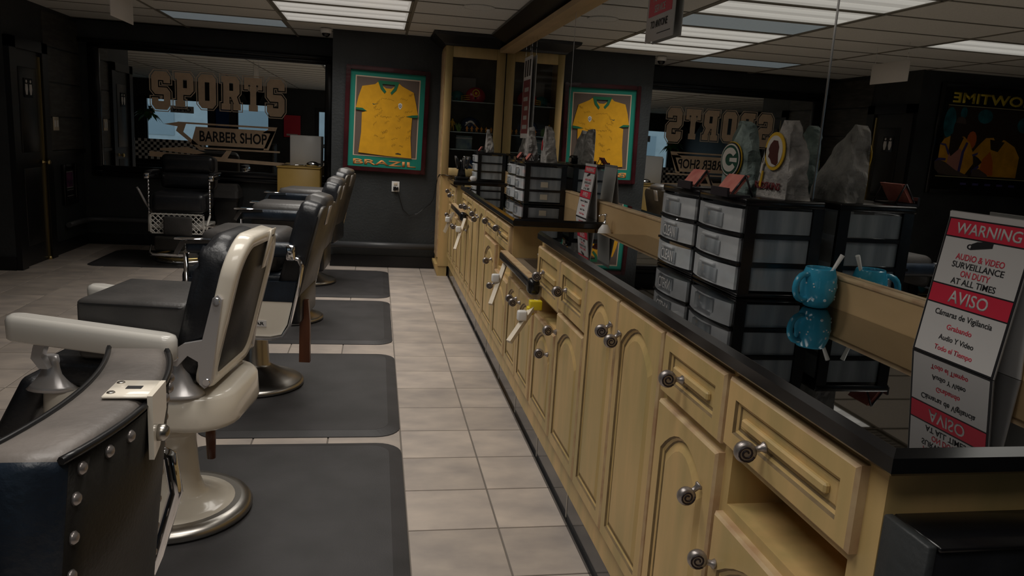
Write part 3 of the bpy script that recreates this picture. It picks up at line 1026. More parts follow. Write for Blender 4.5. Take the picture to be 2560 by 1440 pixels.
# rails over the sinks
def rail(lab, y0, y1):
    t = thing('black_rail', lab, 'rail', (.735, (y0+y1)/2, .84), 'black rails in front of the sinks')
    part('bar', 'black_plastic', t, (rbox, .712, .752, y0, y1, .815, .862, .012, 3))
    part('end_cap', 'black_plastic', t, (rbox, .702, .757, y0-.05, y0+.03, .80, .875, .02, 3))
    part('top_strip', 'wood_edge', t, (box, .718, .757, y0+.04, y1, .862, .868))
    part('bracket', 'black_plastic', t, (box, .748, .762, y0+.1, y0+.14, .82, .85), (box, .748, .762, y1-.14, y1-.10, .82, .85))
rail('black rail across the nearer sink gap', 3.40, 4.30)
rail('black rail across the farther sink gap', 6.40, 7.32)
def stick(lab, p0, p1, yellow=False):
    t = thing('plastic_stick', lab, 'stick', p0, 'pale plastic sticks hanging by the sinks')
    p0, p1 = Vector(p0), Vector(p1)
    d = (p1-p0)
    u, v = frame_of(d)
    bm = bmesh.new()
    h = .012
    loft(bm, [[p+(u*a+v*b)*h for a, b in ((-1, -.75), (1, -.75), (1, .75), (-1, .75))] for p in (p0, p1)])
    loft(bm, [[p+(u*a+v*b)*.005+v*.014 for a, b in ((-1, -1), (1, -1), (1, 1), (-1, 1))] for p in (p0+d*.02, p1-d*.02)])
    mk('shaft', bm, 'pale_plastic', t)
    q = p0+d*.34+Vector((-.03, -.02, .0))
    part('clip', 'white_plastic', t, (rbox, q.x-.022, q.x+.022, q.y-.018, q.y+.018, q.z-.024, q.z+.024, .009, 3))
    if yellow:
        q = p0+d*.10
        part('yellow_grip', 'yellow_plastic', t, (rbox, q.x-.024, q.x+.034, q.y-.02, q.y+.02, q.z-.022, q.z+.022, .005, 2), (rbox, q.x-.034, q.x-.004, q.y-.018, q.y+.018, q.z-.045, q.z-.008, .005, 2))
stick('pale stick with a bright yellow grip nearest the camera', (.735, 3.31, .785), (.595, 3.195, .622), True)
stick('pale stick with a white clip under the far end of the nearer rail', (.735, 4.22, .80), (.640, 4.06, .598))
stick('longer pale stick hanging under the farther black rail', (.735, 6.28, .83), (.645, 6.12, .595))
stick('farthest pale stick with a white clip beside the far sink', (.728, 7.18, .79), (.652, 7.18, .595))

# ------------------------------------------------------------------ display case with crown
def display():
    x0, x1, y0, y1, zt = .672, XM-.004, 8.10, YB-.002, 2.41
    t = thing('display_case', 'tall cream wooden display case with glass door in the corner', 'cabinet', (.95, 8.3, 0))
    bm = bmesh.new()
    box(bm, x0, x0+.03, y0+.02, y1, .11, zt)
    box(bm, x0+.03, x1, y1-.02, y1, .11, zt)
    box(bm, x1-.02, x1, y0+.02, y1-.02, 1.08, zt)
    box(bm, x0+.03, x1, y0+.02, y1-.02, zt-.03, zt)
    box(bm, x0+.03, x1, y0+.02, y1-.02, .11, 1.10)
    mk('carcass', bm, ['wood'], t)
    part('lining', 'cab_inside', t, (box, x0+.03, x1-.02, y1-.025, y1-.02, 1.10, zt-.03))
    part('side_moulding', 'wood_edge', t, (box, x0-.012, x0, y0+.06, y1-.06, .2, zt-.05), (box, x0-.006, x0, y1-.05, y1-.02, .2, zt-.02))
    part('foot', 'wood', t, (prism, [(0, .0), (.10, .0), (.10, .13), (-.03, .13), (-.03, .10)], (x0, y0+.03, 0), (1, 0, 0), (0, 0, 1), (0, 1, 0), .42))
    bm = bmesh.new()
    for a in ((x0, x0+.072, 1.09, zt), (x1-.092, x1, 1.09, zt), (x0+.072, x1-.092, 1.09, 1.17), (x0+.072, x1-.092, zt-.11, zt)):
        rbox(bm, a[0], a[1], y0-.002, y0+.022, a[2], a[3], .004, 1)
    d = mk('door', bm, 'wood', t)
    part('pane', 'glass', d, (box, x0+.07, x1-.09, y0+.008, y0+.012, 1.17, zt-.11))
    for z in (1.37, 1.55, 1.865):
        part('shelf', 'glass_shelf', t, (box, x0+.03, x1-.02, y0+.03, y1-.025, z-.008, z))
    # crown
    bm = bmesh.new()
    def rg(d, z):
        return [(x0-d, y0-d, z), (XM-.001, y0-d, z), (XM-.001, YB-.001, z), (x0-d, YB-.001, z)]
    loft(bm, [rg(.01, zt), rg(.03, zt+.02), rg(.13, ZC-.03), rg(.14, ZC-.002)])
    mk('crown', bm, 'black_paint', t)
display()
def helmet(lab, x, y, z, r, shell, mask, rot=0.0, logo=None, name='football_helmet'):
    t = thing(name, lab, 'helmet', (x, y, z), 'football helmets in the display case')
    bm = bmesh.new()
    prof = [(.55, -.62), (.82, -.55), (.97, -.25), (1.0, .05), (.92, .40), (.70, .72), (.38, .93), (.02, 1.0)]
    lathe(bm, [(a*r*.86, (b+.62)*r*.86) for a, b in prof], (x, y, z), 24, sx=1.12, sy=.88)
    o = mk('shell', bm, shell, t)
    # face mask on the left (-X) side
    bm = bmesh.new()
    for k in range(3):
        zz = z+r*(.16+.18*k)
        tube(bm, [(x-.6*r, y-.62*r, zz+.08*r), (x-1.15*r, y-.42*r, zz), (x-1.32*r, y, zz-.02*r), (x-1.15*r, y+.42*r, zz), (x-.6*r, y+.62*r, zz+.08*r)], r*.035, 6)
    tube(bm, [(x-1.3*r, y-.12*r, z+.1*r), (x-1.3*r, y-.12*r, z+.56*r)], r*.035, 6)
    tube(bm, [(x-1.3*r, y+.12*r, z+.1*r), (x-1.3*r, y+.12*r, z+.56*r)], r*.035, 6)
    mk('face_mask', bm, mask, t)
    part('ear_hole', 'black_print', t, (lathe, [(.09*r, 0), (.09*r, .04*r)], (x-.1*r, y-.80*r, z+.36*r), 12, {'axis': 'Y'}))
    if logo == 'ring':
        part('logo', 'logo_yellow', t, (tube, [(x-.05*r+.30*r*math.cos(a*PI/10), y-.77*r+.03*r*abs(math.sin(a*PI/10)), z+.82*r+.30*r*math.sin(a*PI/10)) for a in range(20)], .05*r, 6, {'closed': True}),
             (lathe, [(.12*r, 0), (.13*r, .05*r)], (x-.05*r, y-.80*r, z+.80*r), 12, {'axis': 'Y'}))
    if logo == 'arc':
        part('logo', 'logo_white', t, (tube, [(x-.55*r+1.0*r*k/8, y-.84*r+.12*r*(abs(k-4)/4)**2+(.22*r*math.sin(k/8*PI))*.5, z+.52*r+.42*r*math.sin(k/8*PI)) for k in range(9)], .07*r, 6,
             {'radii': [.02*r, .06*r, .09*r, .10*r, .11*r, .10*r, .09*r, .06*r, .02*r]}))
        part('stripe', 'orange_toy', t, (tube, [(x+.25*r+.5*r*k/6, y-.80*r+.1*r*k/6, z+.72*r-.40*r*k/6) for k in range(7)], .04*r, 6))
    return t
helmet('maroon football helmet with a yellow ring on the upper shelf', 1.02, 8.30, 1.866, .115, 'helmet_maroon', 'logo_yellow', logo='ring')
helmet('navy football helmet with a white and orange mark on the middle shelf', .98, 8.33, 1.551, .12, 'helmet_navy', 'helmet_navy', logo='arc')
helmet('dark blue football helmet on the bottom of the display case', .98, 8.34, 1.105, .115, 'helmet_blue', 'grey_paper', logo='arc')
helmet('teal and silver football helmet at the left of the upper shelf', .835, 8.42, 1.866, .085, 'helmet_teal', 'aluminium')
def figure(lab, x, y, z, h, m, group=None):
    t = thing('toy_figure', lab, 'figurine', (x, y, z), group)
    bm = bmesh.new()
    lathe(bm, [(.02*h, .84*h), (.075*h, .88*h), (.08*h, .93*h), (.05*h, .99*h), (.01*h, 1.0*h)], (x, y, z), 10)
    loft(bm, [[(x+a*w_*h, y+b*.055*h, z+zz*h) for a, b in ((-1, -1), (1, -1), (1, 1), (-1, 1))] for w_, zz in ((.075, .45), (.09, .55), (.13, .78), (.05, .85))])
    for s in (-1, 1):
        tube(bm, [(x+s*.05*h, y, z+.48*h), (x+s*.10*h, y, z+.25*h), (x+s*.12*h, y, z)], .05*h, 6, radii=[.06*h, .05*h, .04*h])
        tube(bm, [(x+s*.11*h, y, z+.77*h), (x+s*.22*h, y-.02*h, z+.62*h), (x+s*.16*h, y-.10*h, z+.52*h)], .035*h, 6)
    mk('body', bm, m, t)
    part('stand', 'black_print', t, (lathe, [(.16*h, 0), (.16*h, .02*h)], (x, y, z-.0), 12))
figure('yellow player figurine at the left of the middle shelf', .775, 8.20, 1.552, .13, 'yellow_toy')
for k in range(6):
    figure('tiny orange player figurine in the row on the middle shelf', .93+.052*k, 8.175, 1.552, .062, 'orange_toy', 'row of tiny orange figurines')
t = tag(mk('printed_card', mb(box, .79, 1.04, 8.50, 8.503, 1.88, 2.13), 'grey_paper'), 'pale card standing behind the helmets on the upper shelf', 'card')
t = thing('printed_carton', 'pale green and blue printed carton on the lower shelf', 'box', (.92, 8.3, 1.372))
part('body', 'box_print', t, (rbox, .83, 1.0, 8.25, 8.35, 1.372, 1.51, .003, 1))
part('lid_band', 'white_paper', t, (box, .828, 1.002, 8.248, 8.352, 1.48, 1.49))
t = thing('toy_bush', 'small green and yellow trophy tuft beside the navy helmet', 'ornament', (.86, 8.24, 1.552))
bm = bmesh.new()
for k in range(26):
    a = random.uniform(0, 2*PI); q = random.uniform(.01, .05)
    cyl(bm, (.845+q*.3*math.cos(a), 8.19+q*.3*math.sin(a), 1.553), (.845+q*math.cos(a), 8.19+q*.6*math.sin(a), 1.553+random.uniform(.03, .09)), .006, .002, 5)
mk('tuft', bm, 'green_toy', t)

# ------------------------------------------------------------------ framed jersey
def jersey():
    cx, cz = 0.092, 1.620
    t = thing('framed_jersey', 'framed yellow football shirt with green mat and the word BRAZIL', 'picture', (cx, YB, cz))
    W, H = .895, 1.115
    root = t
    def R(p):   # tilt by hand
        a = math.radians(-1.1)
        return (cx+p[0]*math.cos(a)-p[1]*math.sin(a), cz+p[0]*math.sin(a)+p[1]*math.cos(a))
    a = math.radians(-1.1)
    ux, uz = (math.cos(a), 0, math.sin(a)), (-math.sin(a), 0, math.cos(a))
    mt = on_plane((cx, YB-.012, cz), ux, uz)
    def P(x0, x1, z0, z1):
        return [(x0, z0), (x1, z0), (x1, z1), (x0, z1)]
    fwid = .05
    for nm, pts in (('frame_side', P(-W/2, -W/2+fwid, -H/2, H/2)), ('frame_side', P(W/2-fwid, W/2, -H/2, H/2)), ('frame_rail', P(-W/2+fwid, W/2-fwid, H/2-fwid, H/2)), ('frame_rail', P(-W/2+fwid, W/2-fwid, -H/2, -H/2+fwid))):
        bm = bmesh.new()
        flat(bm, pts, mt, .035)
        bmesh.ops.bevel(bm, geom=list(bm.edges), offset=.008, segments=2, affect='EDGES')
        mk(nm, bm, 'frame_red', t)
    w, h = W/2-fwid, H/2-fwid
    bm = bmesh.new(); flat(bm, P(-w, w, -h, h), mt, .004)
    mk('green_mat', bm, 'mat_green', t)
    ix0, ix1, iz0, iz1 = -w+.052, w-.052, -h+.115, h-.052
    bm = bmesh.new(); flat(bm, P(ix0, ix1, iz0, iz1), mt, .002, .004)
    mk('cream_edge', bm, 'mat_cream', t)
    bm = bmesh.new(); flat(bm, P(ix0+.012, ix1-.012, iz0+.012, iz1-.012), mt, .002, .006)
    mk('brown_ground', bm, 'mat_brown', t)
    # shirt outline, in units of the opening
    def S(u, v):
        return (ix0+(ix1-ix0)*u, iz0+(iz1-iz0)*v)
    shirt = [(.085, .04), (.115, .30), (.115, .545), (.19, .565), (.02, .60), (.055, .74), (.105, .87), (.30, .905), (.355, .945), (.40, .90), (.47, .865), (.55, .865), (.61, .90), (.655, .945), (.72, .905), (.90, .84), (.945, .70), (.985, .56), (.80, .535), (.895, .525), (.885, .28), (.915, .01), (.5, .02)]
    bm = bmesh.new(); flat(bm, [S(*p) for p in shirt], mt, .010, .008)
    mk('shirt', bm, 'jersey', t)
    # collar, cuffs
    bm = bmesh.new()
    flat(bm, [S(*p) for p in [(.34, .95), (.39, .958), (.43, .87), (.475, .825), (.45, .80), (.39, .85)]], mt, .004, .018)
    flat(bm, [S(*p) for p in [(.67, .95), (.62, .958), (.59, .87), (.54, .815), (.56, .79), (.63, .85)]], mt, .004, .018)
    flat(bm, [S(*p) for p in [(.385, .955), (.63, .955), (.61, .915), (.40, .915)]], mt, .003, .018)
    mk('collar', bm, 'jersey_green', t)
    for cuff in ([(.015, .60), (.02, .575), (.10, .57), (.19, .565), (.12, .60)], [(.985, .565), (.98, .53), (.90, .525), (.80, .535), (.89, .555)]):
        bm = bmesh.new(); flat(bm, [S(*p) for p in cuff], mt, .003, .0185)
        mk('cuff', bm, 'jersey_green', t)
    bm = bmesh.new(); flat(bm, [S(.30+.02*math.cos(0), .0)], mt) if False else None
    bm = bmesh.new(); flat(bm, [S(*p) for p in [(.27, .665), (.285, .65), (.36, .67), (.29, .66), (.28, .668)]], mt, .001, .0185)
    mk('chest_mark', bm, 'swoosh', t)
    bm = bmesh.new(); flat(bm, [S(*p) for p in [(.67, .685), (.70, .70), (.73, .685), (.728, .645), (.70, .615), (.672, .645)]], mt, .001, .0185)
    cr = mk('crest', bm, 'logo_white', t)
    bm = bmesh.new(); flat(bm, ellipse(*S(.70, .66), .013, .016, 14), mt, .001, .0196)
    mk('crest_disc', bm, 'crest_blue', cr)
    bm = bmesh.new(); flat(bm, [S(*p) for p in [(.685, .66), (.70, .672), (.715, .66), (.70, .648)]], mt, .001, .0207)
    mk('crest_star', bm, 'logo_white', cr)
    bm = bmesh.new(); flat(bm, [S(*p) for p in [(.66, .05), (.75, .045), (.748, .058), (.70, .068), (.665, .06)]], mt, .001, .0185)
    mk('hem_mark', bm, 'jersey_ink_dark', t)
    # signatures: scrawled ribbons
    bm = bmesh.new()
    rr = random.Random(3)
    for k in range(30):
        u, v = rr.uniform(.25, .85), rr.uniform(.14, .62) if k > 6 else rr.uniform(.62, .82)
        ang = rr.uniform(-.2, .9); L_ = rr.uniform(.05, .13); ph = rr.uniform(0, 6)
        pts = []
        for q in range(14):
            s = q/13
            du = L_*s; dv = .012*math.sin(ph+s*rr.uniform(16, 24))
            x, z = S(u+du*math.cos(ang)-dv*math.sin(ang), v+du*.8*math.sin(ang)+dv)
            pts.append(mt @ Vector((x, z, .0185)))
        tube(bm, pts, .0013, 4)
    o = mk('signatures', bm, 'jersey_ink', t)
    o['kind'] = 'stuff'
    tx = text_bm('BRAZIL', .68, .056, .022, .003)
    bmesh.ops.transform(tx, matrix=mt @ Matrix.Translation((0, -h+.052, .004)), verts=tx.verts)
    mk('lettering', tx, 'orange_letter', t)
jersey()

t = thing('wall_outlet', 'white outlet with black plug on the grey wall under the jersey', 'outlet', (.21, YB, .91))
part('plate', 'white_plastic', t, (rbox, .168, .252, YB-.008, YB, .855, .97, .003, 2))
part('socket', 'pale_plastic', t, (rbox, .19, .23, YB-.012, YB-.007, .925, .955, .003, 2))
part('plug', 'black_plastic', t, (rbox, .185, .215, YB-.05, YB-.008, .87, .915, .006, 2), (rbox, .212, .242, YB-.045, YB-.008, .875, .91, .006, 2))
tag(mk('power_cord', mb(tube, [(.235, YB-.045, .88), (.26, YB-.03, .78), (.30, YB-.02, .66), (.37, YB-.02, .60), (.46, YB-.02, .62), (.55, YB-.025, .70), (.60, YB-.03, .74), (.63, YB-.06, .80), (.655, YB-.10, .98), (.66, YB-.2, 1.05), (.655, 8.15, 1.09), (.70, 8.06, 1.095), (.78, 8.0, 1.085)], .004, 6), 'black_plastic'),
    'thin black cord looping from the outlet up to the far counter', 'cord')
t = thing('dome_camera', 'small white dome security camera under the ceiling corner', 'camera', (-.56, 8.56, ZC))
part('mount', 'white_plastic', t, (lathe, [(.058, ZC-.002), (.06, ZC-.02), (.055, ZC-.045), (.045, ZC-.05)], (-.56, 8.56, 0), 20))
part('dome', 'black_gloss', t, (lathe, [(.044, ZC-.045), (.042, ZC-.06), (.032, ZC-.078), (.015, ZC-.088), (.002, ZC-.09)], (-.56, 8.56, 0), 20))

# ------------------------------------------------------------------ drawer towers
def tower(lab, x0, x1, y0, y1, z0, n=3, texts=None, tint='clear_plastic', notes=False):
    t = thing('drawer_tower', lab, 'drawers', ((x0+x1)/2, (y0+y1)/2, z0), 'small drawer towers on the counters')
    H = .285
    zt = z0+H
    b = .022
    part('top', 'black_plastic', t, (rbox, x0-.004, x1, y0, y1, zt-.022, zt, .005, 2))
    part('base', 'black_plastic', t, (rbox, x0, x1, y0, y1, z0, z0+.012, .004, 2))
    for px, pw in ((x0+.004, .034), (x1-.034, .034)):
        for py in (y0, y1-.012):
            part('post', 'black_plastic', t, (box, px, px+pw, py, py+.012, z0+.01, zt-.02))
    dh = (H-.034)/n
    for k in range(n):
        za, zb = z0+.012+k*dh, z0+.012+(k+1)*dh
        if k:
            part('rail', 'black_plastic', t, (box, x0+.004, x1, y0+.001, y0+.011, za-.006, za+.006), (box, x0+.004, x1, y1-.011, y1-.001, za-.006, za+.006), (box, x0-.006, x0+.012, y0+.004, y1-.004, za-.004, za+.004))
        # bowed translucent drawer
        bm = bmesh.new()
        n_ = 8
        def outline(ins):
            pts = []
            for q in range(n_+1):
                u = q/n_
                yy = y1-.013-ins+(y0+.013+ins-(y1-.013-ins))*u
                pts.append((x0-.004+ins-.020*(1-(2*u-1)**2), yy))
            pts.append((x1-.02-ins, y0+.013+ins))
            pts.append((x1-.02-ins, y1-.013-ins))
            return pts
        o1, o2 = outline(0), outline(.003)
        loft(bm, [[(p[0], p[1], za+.008) for p in o1], [(p[0], p[1], zb-.008) for p in o1]], cap0=True, cap1=False, smooth=False)
        d = mk('drawer', bm, tint, t)
        part('handle_lip', 'white_plastic' if False else tint, d, (rbox, x0-.032, x0-.010, (y0+y1)/2-.05, (y0+y1)/2+.05, zb-.022, zb-.012, .003, 1))
        part('front_window', 'clear_side', d, (rbox, x0-.0262, x0-.020, (y0+y1)/2-.065, (y0+y1)/2+.065, za+.014, zb-.028, .002, 1))
        part('side_window', 'clear_side', t, (box, x0+.04, x1-.036, y0+.006, y0+.008, za+.008, zb-.008))
        if texts and k in texts:
            s, m = texts[k]
            text('label_text', s, m, d, (x0-.0275, (y0+y1)/2+.0, (za+zb)/2-.004), (0, -1, 0), (0, 0, 1), w=.105, h=.036, bold=.0, ext=.001)
        if notes:
            if k in (0, 1):
                part('paper_label', 'pale_plastic', d, (box, (x0+x1)/2-.05+.02, (x0+x1)/2+.02, y0+.003, y0+.0055, (za+zb)/2-.018, (za+zb)/2+.018))
        # things inside
        part('contents', ('card_pink' if notes else ('grey_paper' if k != 0 else 'box_print')), d, (rbox, x0+.03, x0+.12, y0+.04, y1-.05, za+.012, za+.045, .006, 1), (rbox, x0+.15, x1-.06, y0+.03, y1-.09, za+.012, za+.055, .006, 1))
    return t
ZB_ = ZN+.001
tower('nearest clear drawer tower with black frame by the mug', 1.03, 1.276, 2.00, 2.315, ZB_)
tower('clear drawer tower marked CLEAN beside the nearest one', 1.03, 1.276, 2.325, 2.64, ZB_, texts={1: ('CLEAN', 'white_paper'), 0: ('CLEAN', 'white_paper')})
tower('drawer tower with pinkish sides on the middle counter', .985, 1.276, 5.08, 5.40, ZM+.001, notes=True)
tower('drawer tower with grey sides behind the pinkish one on the middle counter', .985, 1.276, 5.41, 5.73, ZM+.001)
tower('farthest drawer tower on the counter by the display case', .99, 1.276, 7.62, 7.94, ZM+.001)

# ------------------------------------------------------------------ stone team ornaments
def rock(lab, x, y, z, wx, wy, h, m, seed, logo=None, lean=0.0, ang=0.0):
    """upright slab of rough stone: flat-ish face on local -Y, chiselled sides and back, peak towards +X."""
    t = thing('stone_ornament', lab, 'ornament', (x, y, z), 'upright stone ornaments on the drawer towers')
    from mathutils import noise as NZ
    bm = bmesh.new()
    n, lev = 44, 24
    left = [(0, -.50), (.18, -.49), (.36, -.43), (.55, -.30), (.72, -.10), (.86, .06), (.95, .15), (1, .20)]
    right = [(0, .50), (.25, .50), (.5, .47), (.68, .45), (.82, .41), (.93, .35), (1, .24)]
    def ev(tab, v):
        for (a, b), (c, d) in zip(tab, tab[1:]):
            if v <= c:
                return b+(d-b)*(v-a)/(c-a)
        return tab[-1][1]
    rings = []
    for j in range(lev):
        v = j/(lev-1)
        l, r = ev(left, v)*wx, ev(right, v)*wx
        dep = wy*(1-.45*v**1.5)
        ring = []
        for i in range(n):
            a = 2*PI*i/n
            c, s_ = math.cos(a), math.sin(a)
            k = 1/max(abs(c), abs(s_))**.75
            px = (l+r)/2+(r-l)/2*c*k
            py = -wy/2+dep/2+dep/2*s_*k
            face = s_ < -.55 and abs(c) < .83
            amp = .002 if face else .019
            p = Vector((px*14+seed, py*14, v*h*14))
            d = NZ.noise(p)*amp*1.4+NZ.noise(p*2.7)*amp*.9
            e = NZ.noise(p*Vector((1, 1, .5))+Vector((9, 3, 1)))*amp
            ring.append((px+d*(1 if c > 0 else .6), py+e*(0.3 if face else 1), v*h+NZ.noise(p*1.3+Vector((3, 7, 5)))*.010*(0 < j)))
        rings.append(ring)
    loft(bm, rings, smooth=False)
    mtx = Matrix.Translation((x, y, z)) @ Matrix.Rotation(ang, 4, 'Z')
    bmesh.ops.transform(bm, matrix=mtx, verts=bm.verts)
    mk('stone', bm, m, t)
    q = mtx @ on_plane((0, -wy/2-.003, 0), (1, 0, 0), (0, 0, 1))
    if logo == 'G':
        c = (-.005, h*.44)
        bm = bmesh.new(); flat(bm, ellipse(*c, .075, .060), q, .003); b0 = mk('badge', bm, 'logo_yellow', t)
        bm = bmesh.new(); flat(bm, ellipse(*c, .072, .057), q, .003, .003); mk('badge_ring', bm, 'black_print', b0)
        bm = bmesh.new(); flat(bm, ellipse(*c, .068, .053), q, .0015, .0055); mk('badge_field', bm, 'logo_white', b0)
        bm = bmesh.new(); flat(bm, ellipse(*c, .062, .048), q, .0015, .007); mk('badge_oval', bm, 'logo_green', b0)
        bm = bmesh.new()
        n_ = 22
        O_ = []; I_ = []
        for k in range(n_):
            a = math.radians(35+290*k/(n_-1))
            O_.append((c[0]+.054*math.cos(a), c[1]+.040*math.sin(a)))
            I_.append((c[0]+.030*math.cos(a), c[1]+.020*math.sin(a)))
        flat(bm, O_+I_[::-1], q, .001, .0085)
        flat(bm, [(c[0]+.002, c[1]-.006), (c[0]+.054, c[1]-.007), (c[0]+.054, c[1]+.007), (c[0]+.002, c[1]+.006)], q, .001, .0087)
        mk('badge_letter', bm, 'logo_white', b0)
    if logo == 'R':
        c = (.018, h*.60)
        bm = bmesh.new(); flat(bm, ellipse(*c, .058, .056), q, .003); b0 = mk('badge', bm, 'logo_yellow', t)
        bm = bmesh.new(); flat(bm, ellipse(*c, .047, .046), q, .0015, .003); mk('badge_field', bm, 'logo_white', b0)
        bm = bmesh.new()
        prof = [(.028, -.036), (.018, -.046), (-.006, -.040), (-.016, -.026), (-.030, -.018), (-.024, -.006), (-.030, .006), (-.022, .022), (-.006, .036), (.016, .034), (.026, .014), (.024, -.008)]
        flat(bm, [(c[0]+p[0]*1.05, c[1]+p[1]*.9) for p in prof], q, .001, .0045); mk('badge_head', bm, 'logo_brown', b0)
        for k, (dx, dz) in enumerate(((-.056, .01), (-.066, -.02), (-.062, -.06))):
            bm = bmesh.new()
            flat(bm, [(c[0]+dx, c[1]+dz), (c[0]+dx+.008, c[1]+dz), (c[0]+dx+.002, c[1]+dz-.05), (c[0]+dx-.010, c[1]+dz-.045)], q, .003)
            mk('feather', bm, 'logo_yellow' if k == 2 else 'logo_white', b0)
        tb_ = text_bm('REDSKINS', .150, .022, .02, .002)
        bmesh.ops.transform(tb_, matrix=q @ Matrix.Translation((-.005, h*.15, 0)), verts=tb_.verts)
        mk('lettering', tb_, 'logo_maroon', t)
    if logo == 'red':
        bm = bmesh.new()
        flat(bm, [(-.02, h*.35), (.0, h*.33), (.012, h*.5), (.0, h*.62), (-.012, h*.55)], q, .003)
        mk('badge', bm, 'red_print', t)
ZTOP = ZB_+.285
A90 = math.radians(-90)
rock('green tinted stone ornament with an oval letter G badge', 1.205, 2.395, ZTOP, .195, .075, .232, 'rock_green', 11, 'G', 0, A90)
rock('grey stone ornament with a round head badge and REDSKINS lettering', 1.205, 2.135, ZTOP, .190, .08, .228, 'rock_grey', 5, 'R', 0, A90)
rock('pale stone ornament with red badge, nearer one on the middle towers', 1.165, 5.20, ZM+.286, .16, .085, .245, 'rock_grey', 21, 'red', 0, A90)
rock('pale stone ornament, second one on the middle towers', 1.115, 5.56, ZM+.286, .16, .085, .235, 'rock_grey', 22, None, 0, A90)
rock('small pale stone ornament on the farthest drawer tower', 1.12, 7.76, ZM+.286, .16, .08, .225, 'rock_grey', 23, None, 0, A90)

def cards(lab, x, y, z, s=1.0):
    t = thing('card_holder', lab, 'card holder', (x, y, z), 'business card holders on the drawer towers')
    bm = bmesh.new()
    box(bm, x-.03*s, x+.03*s, y-.048*s, y+.048*s, z, z+.006)
    box(bm, x-.034*s, x-.028*s, y-.048*s, y+.048*s, z, z+.022*s)
    for yy in (-.046*s, .043*s):
        tube(bm, [(x+.012*s, y+yy, z+.055*s), (x+.036*s, y+yy, z+.003)], .0025*s, 6)
        tube(bm, [(x+.012*s, y+yy, z+.055*s), (x-.020*s, y+yy, z+.010)], .0025*s, 6)
    mk('stand', bm, 'card_holder', t)
    for k in range(4):
        o = .004*k*s
        part('card', 'card_pink', t, (prism, [(-.024*s+o, .008*s), (-.0215*s+o, .007*s), (.012*s+o, .054*s), (.0095*s+o, .055*s)], (x, y-.044*s, z), (1, 0, 0), (0, 0, 1), (0, 1, 0), .088*s))
cards('card holder with reddish cards on the nearest drawer tower', 1.028, 2.10, ZTOP, 1.15)
cards('card holder with reddish cards on the tower marked CLEAN', 1.052, 2.42, ZTOP, 1.15)
cards('card holder on the nearer of the two middle towers', 1.03, 5.22, ZM+.286)
cards('card holder on the farther of the two middle towers', 1.03, 5.56, ZM+.286)
cards('card holder on the farthest drawer tower', 1.03, 7.76, ZM+.286)
# caps and clippers on the middle towers, seen before the mirror
t = thing('round_clock', 'small rounded black and cream desk clock on the middle towers', 'clock', (1.21, 5.35, ZM+.286))
part('body', 'black_plastic', t, (rbox, 1.18, 1.24, 5.30, 5.40, ZM+.2865, ZM+.345, .02, 3))
part('face', 'mat_cream', t, (rbox, 1.238, 1.243, 5.315, 5.385, ZM+.295, ZM+.325, .002, 1))

# ------------------------------------------------------------------ warning signs
def warning(lab, x, y, z, W, H, full=True):
    t = thing('warning_sign', lab, 'sign', (x, y, z), 'folded surveillance warning signs')
    lean = .040
    # front panel: bottom at x-lean, top at x ; faces -X
    o = Vector((x-lean, y, z))
    uy = Vector((lean, 0, H)).normalized()
    L_ = math.hypot(lean, H)
    q = on_plane(o, (0, -1, 0), uy)
    bm = bmesh.new()
    flat(bm, [(-W/2, 0), (W/2, 0), (W/2, L_), (-W/2, L_)], q, .003, -.003)
    mk('front_panel', bm, 'grey_paper', t)
    q2 = on_plane((x+lean*.6, y, z), (0, -1, 0), Vector((-lean*.6, 0, H)).normalized())
    bm = bmesh.new()
    flat(bm, [(-W/2, 0), (W/2, 0), (W/2, L_*.99), (-W/2, L_*.99)], q2, .003, 0)
    mk('back_panel', bm, 'white_paper', t)
    bm = bmesh.new()
    flat(bm, [(-W/2+.006*W, .0), (W/2-.006*W, .0), (W/2-.006*W, L_*.955), (-W/2+.006*W, L_*.955)], q, .0006, .0)
    mk('black_border', bm, 'black_print', t)
    def blk(a, b, m, nm, dz=.0006):
        bm = bmesh.new()
        flat(bm, [(-W/2+.03*W, L_*a), (W/2-.03*W, L_*a), (W/2-.03*W, L_*b), (-W/2+.03*W, L_*b)], q, .0006, dz)
        return mk(nm, bm, m, t)
    blk(.83, .945, 'red_print', 'red_band')
    blk(.50, .82, 'white_paper', 'white_field')
    blk(.365, .49, 'red_print', 'red_band')
    blk(.012, .355, 'white_paper', 'white_field')
    def tx(s, v, hh, wf, m, off_=0.0):
        bm = text_bm(s, wf*W, hh*L_, .012, .0005)
        bmesh.ops.transform(bm, matrix=q @ Matrix.Translation((off_*W, v*L_, .0013)), verts=bm.verts)
        mk('print', bm, m, t)
    tx('WARNING', .888, .075, .74, 'white_paper')
    tx('AVISO', .428, .085, .46, 'white_paper')
    for s, v, wf, m, hh in (('AUDIO & VIDEO', .70, .56, 'red_print', .042), ('SURVEILLANCE', .645, .60, 'black_print', .042), ('ON DUTY', .590, .34, 'red_print', .042), ('AT ALL TIMES', .535, .52, 'black_print', .042),
                            ('Cámaras de Vigilancia', .300, .68, 'black_print', .052), ('Grabando', .222, .30, 'red_print', .036), ('Audio Y Video', .145, .42, 'black_print', .036), ('Todo el Tiempo', .065, .46, 'red_print', .045)):
        tx(s, v, hh, wf, m)
    # little camera drawing
    bm = bmesh.new()
    flat(bm, [(-.14*W, .755*L_), (.10*W, .79*L_), (.10*W, .83*L_), (-.08*W, .815*L_), (-.14*W, .795*L_)], q, .0005, .0013)
    mk('print', bm, 'black_print', t)
    bm = bmesh.new()
    ringflat(bm, ellipse(-.15*W, .775*L_, .035*W, .018*L_, 16), ellipse(-.15*W, .775*L_, .02*W, .010*L_, 16), q, .0006, .0013)
    mk('print', bm, 'black_print', t)
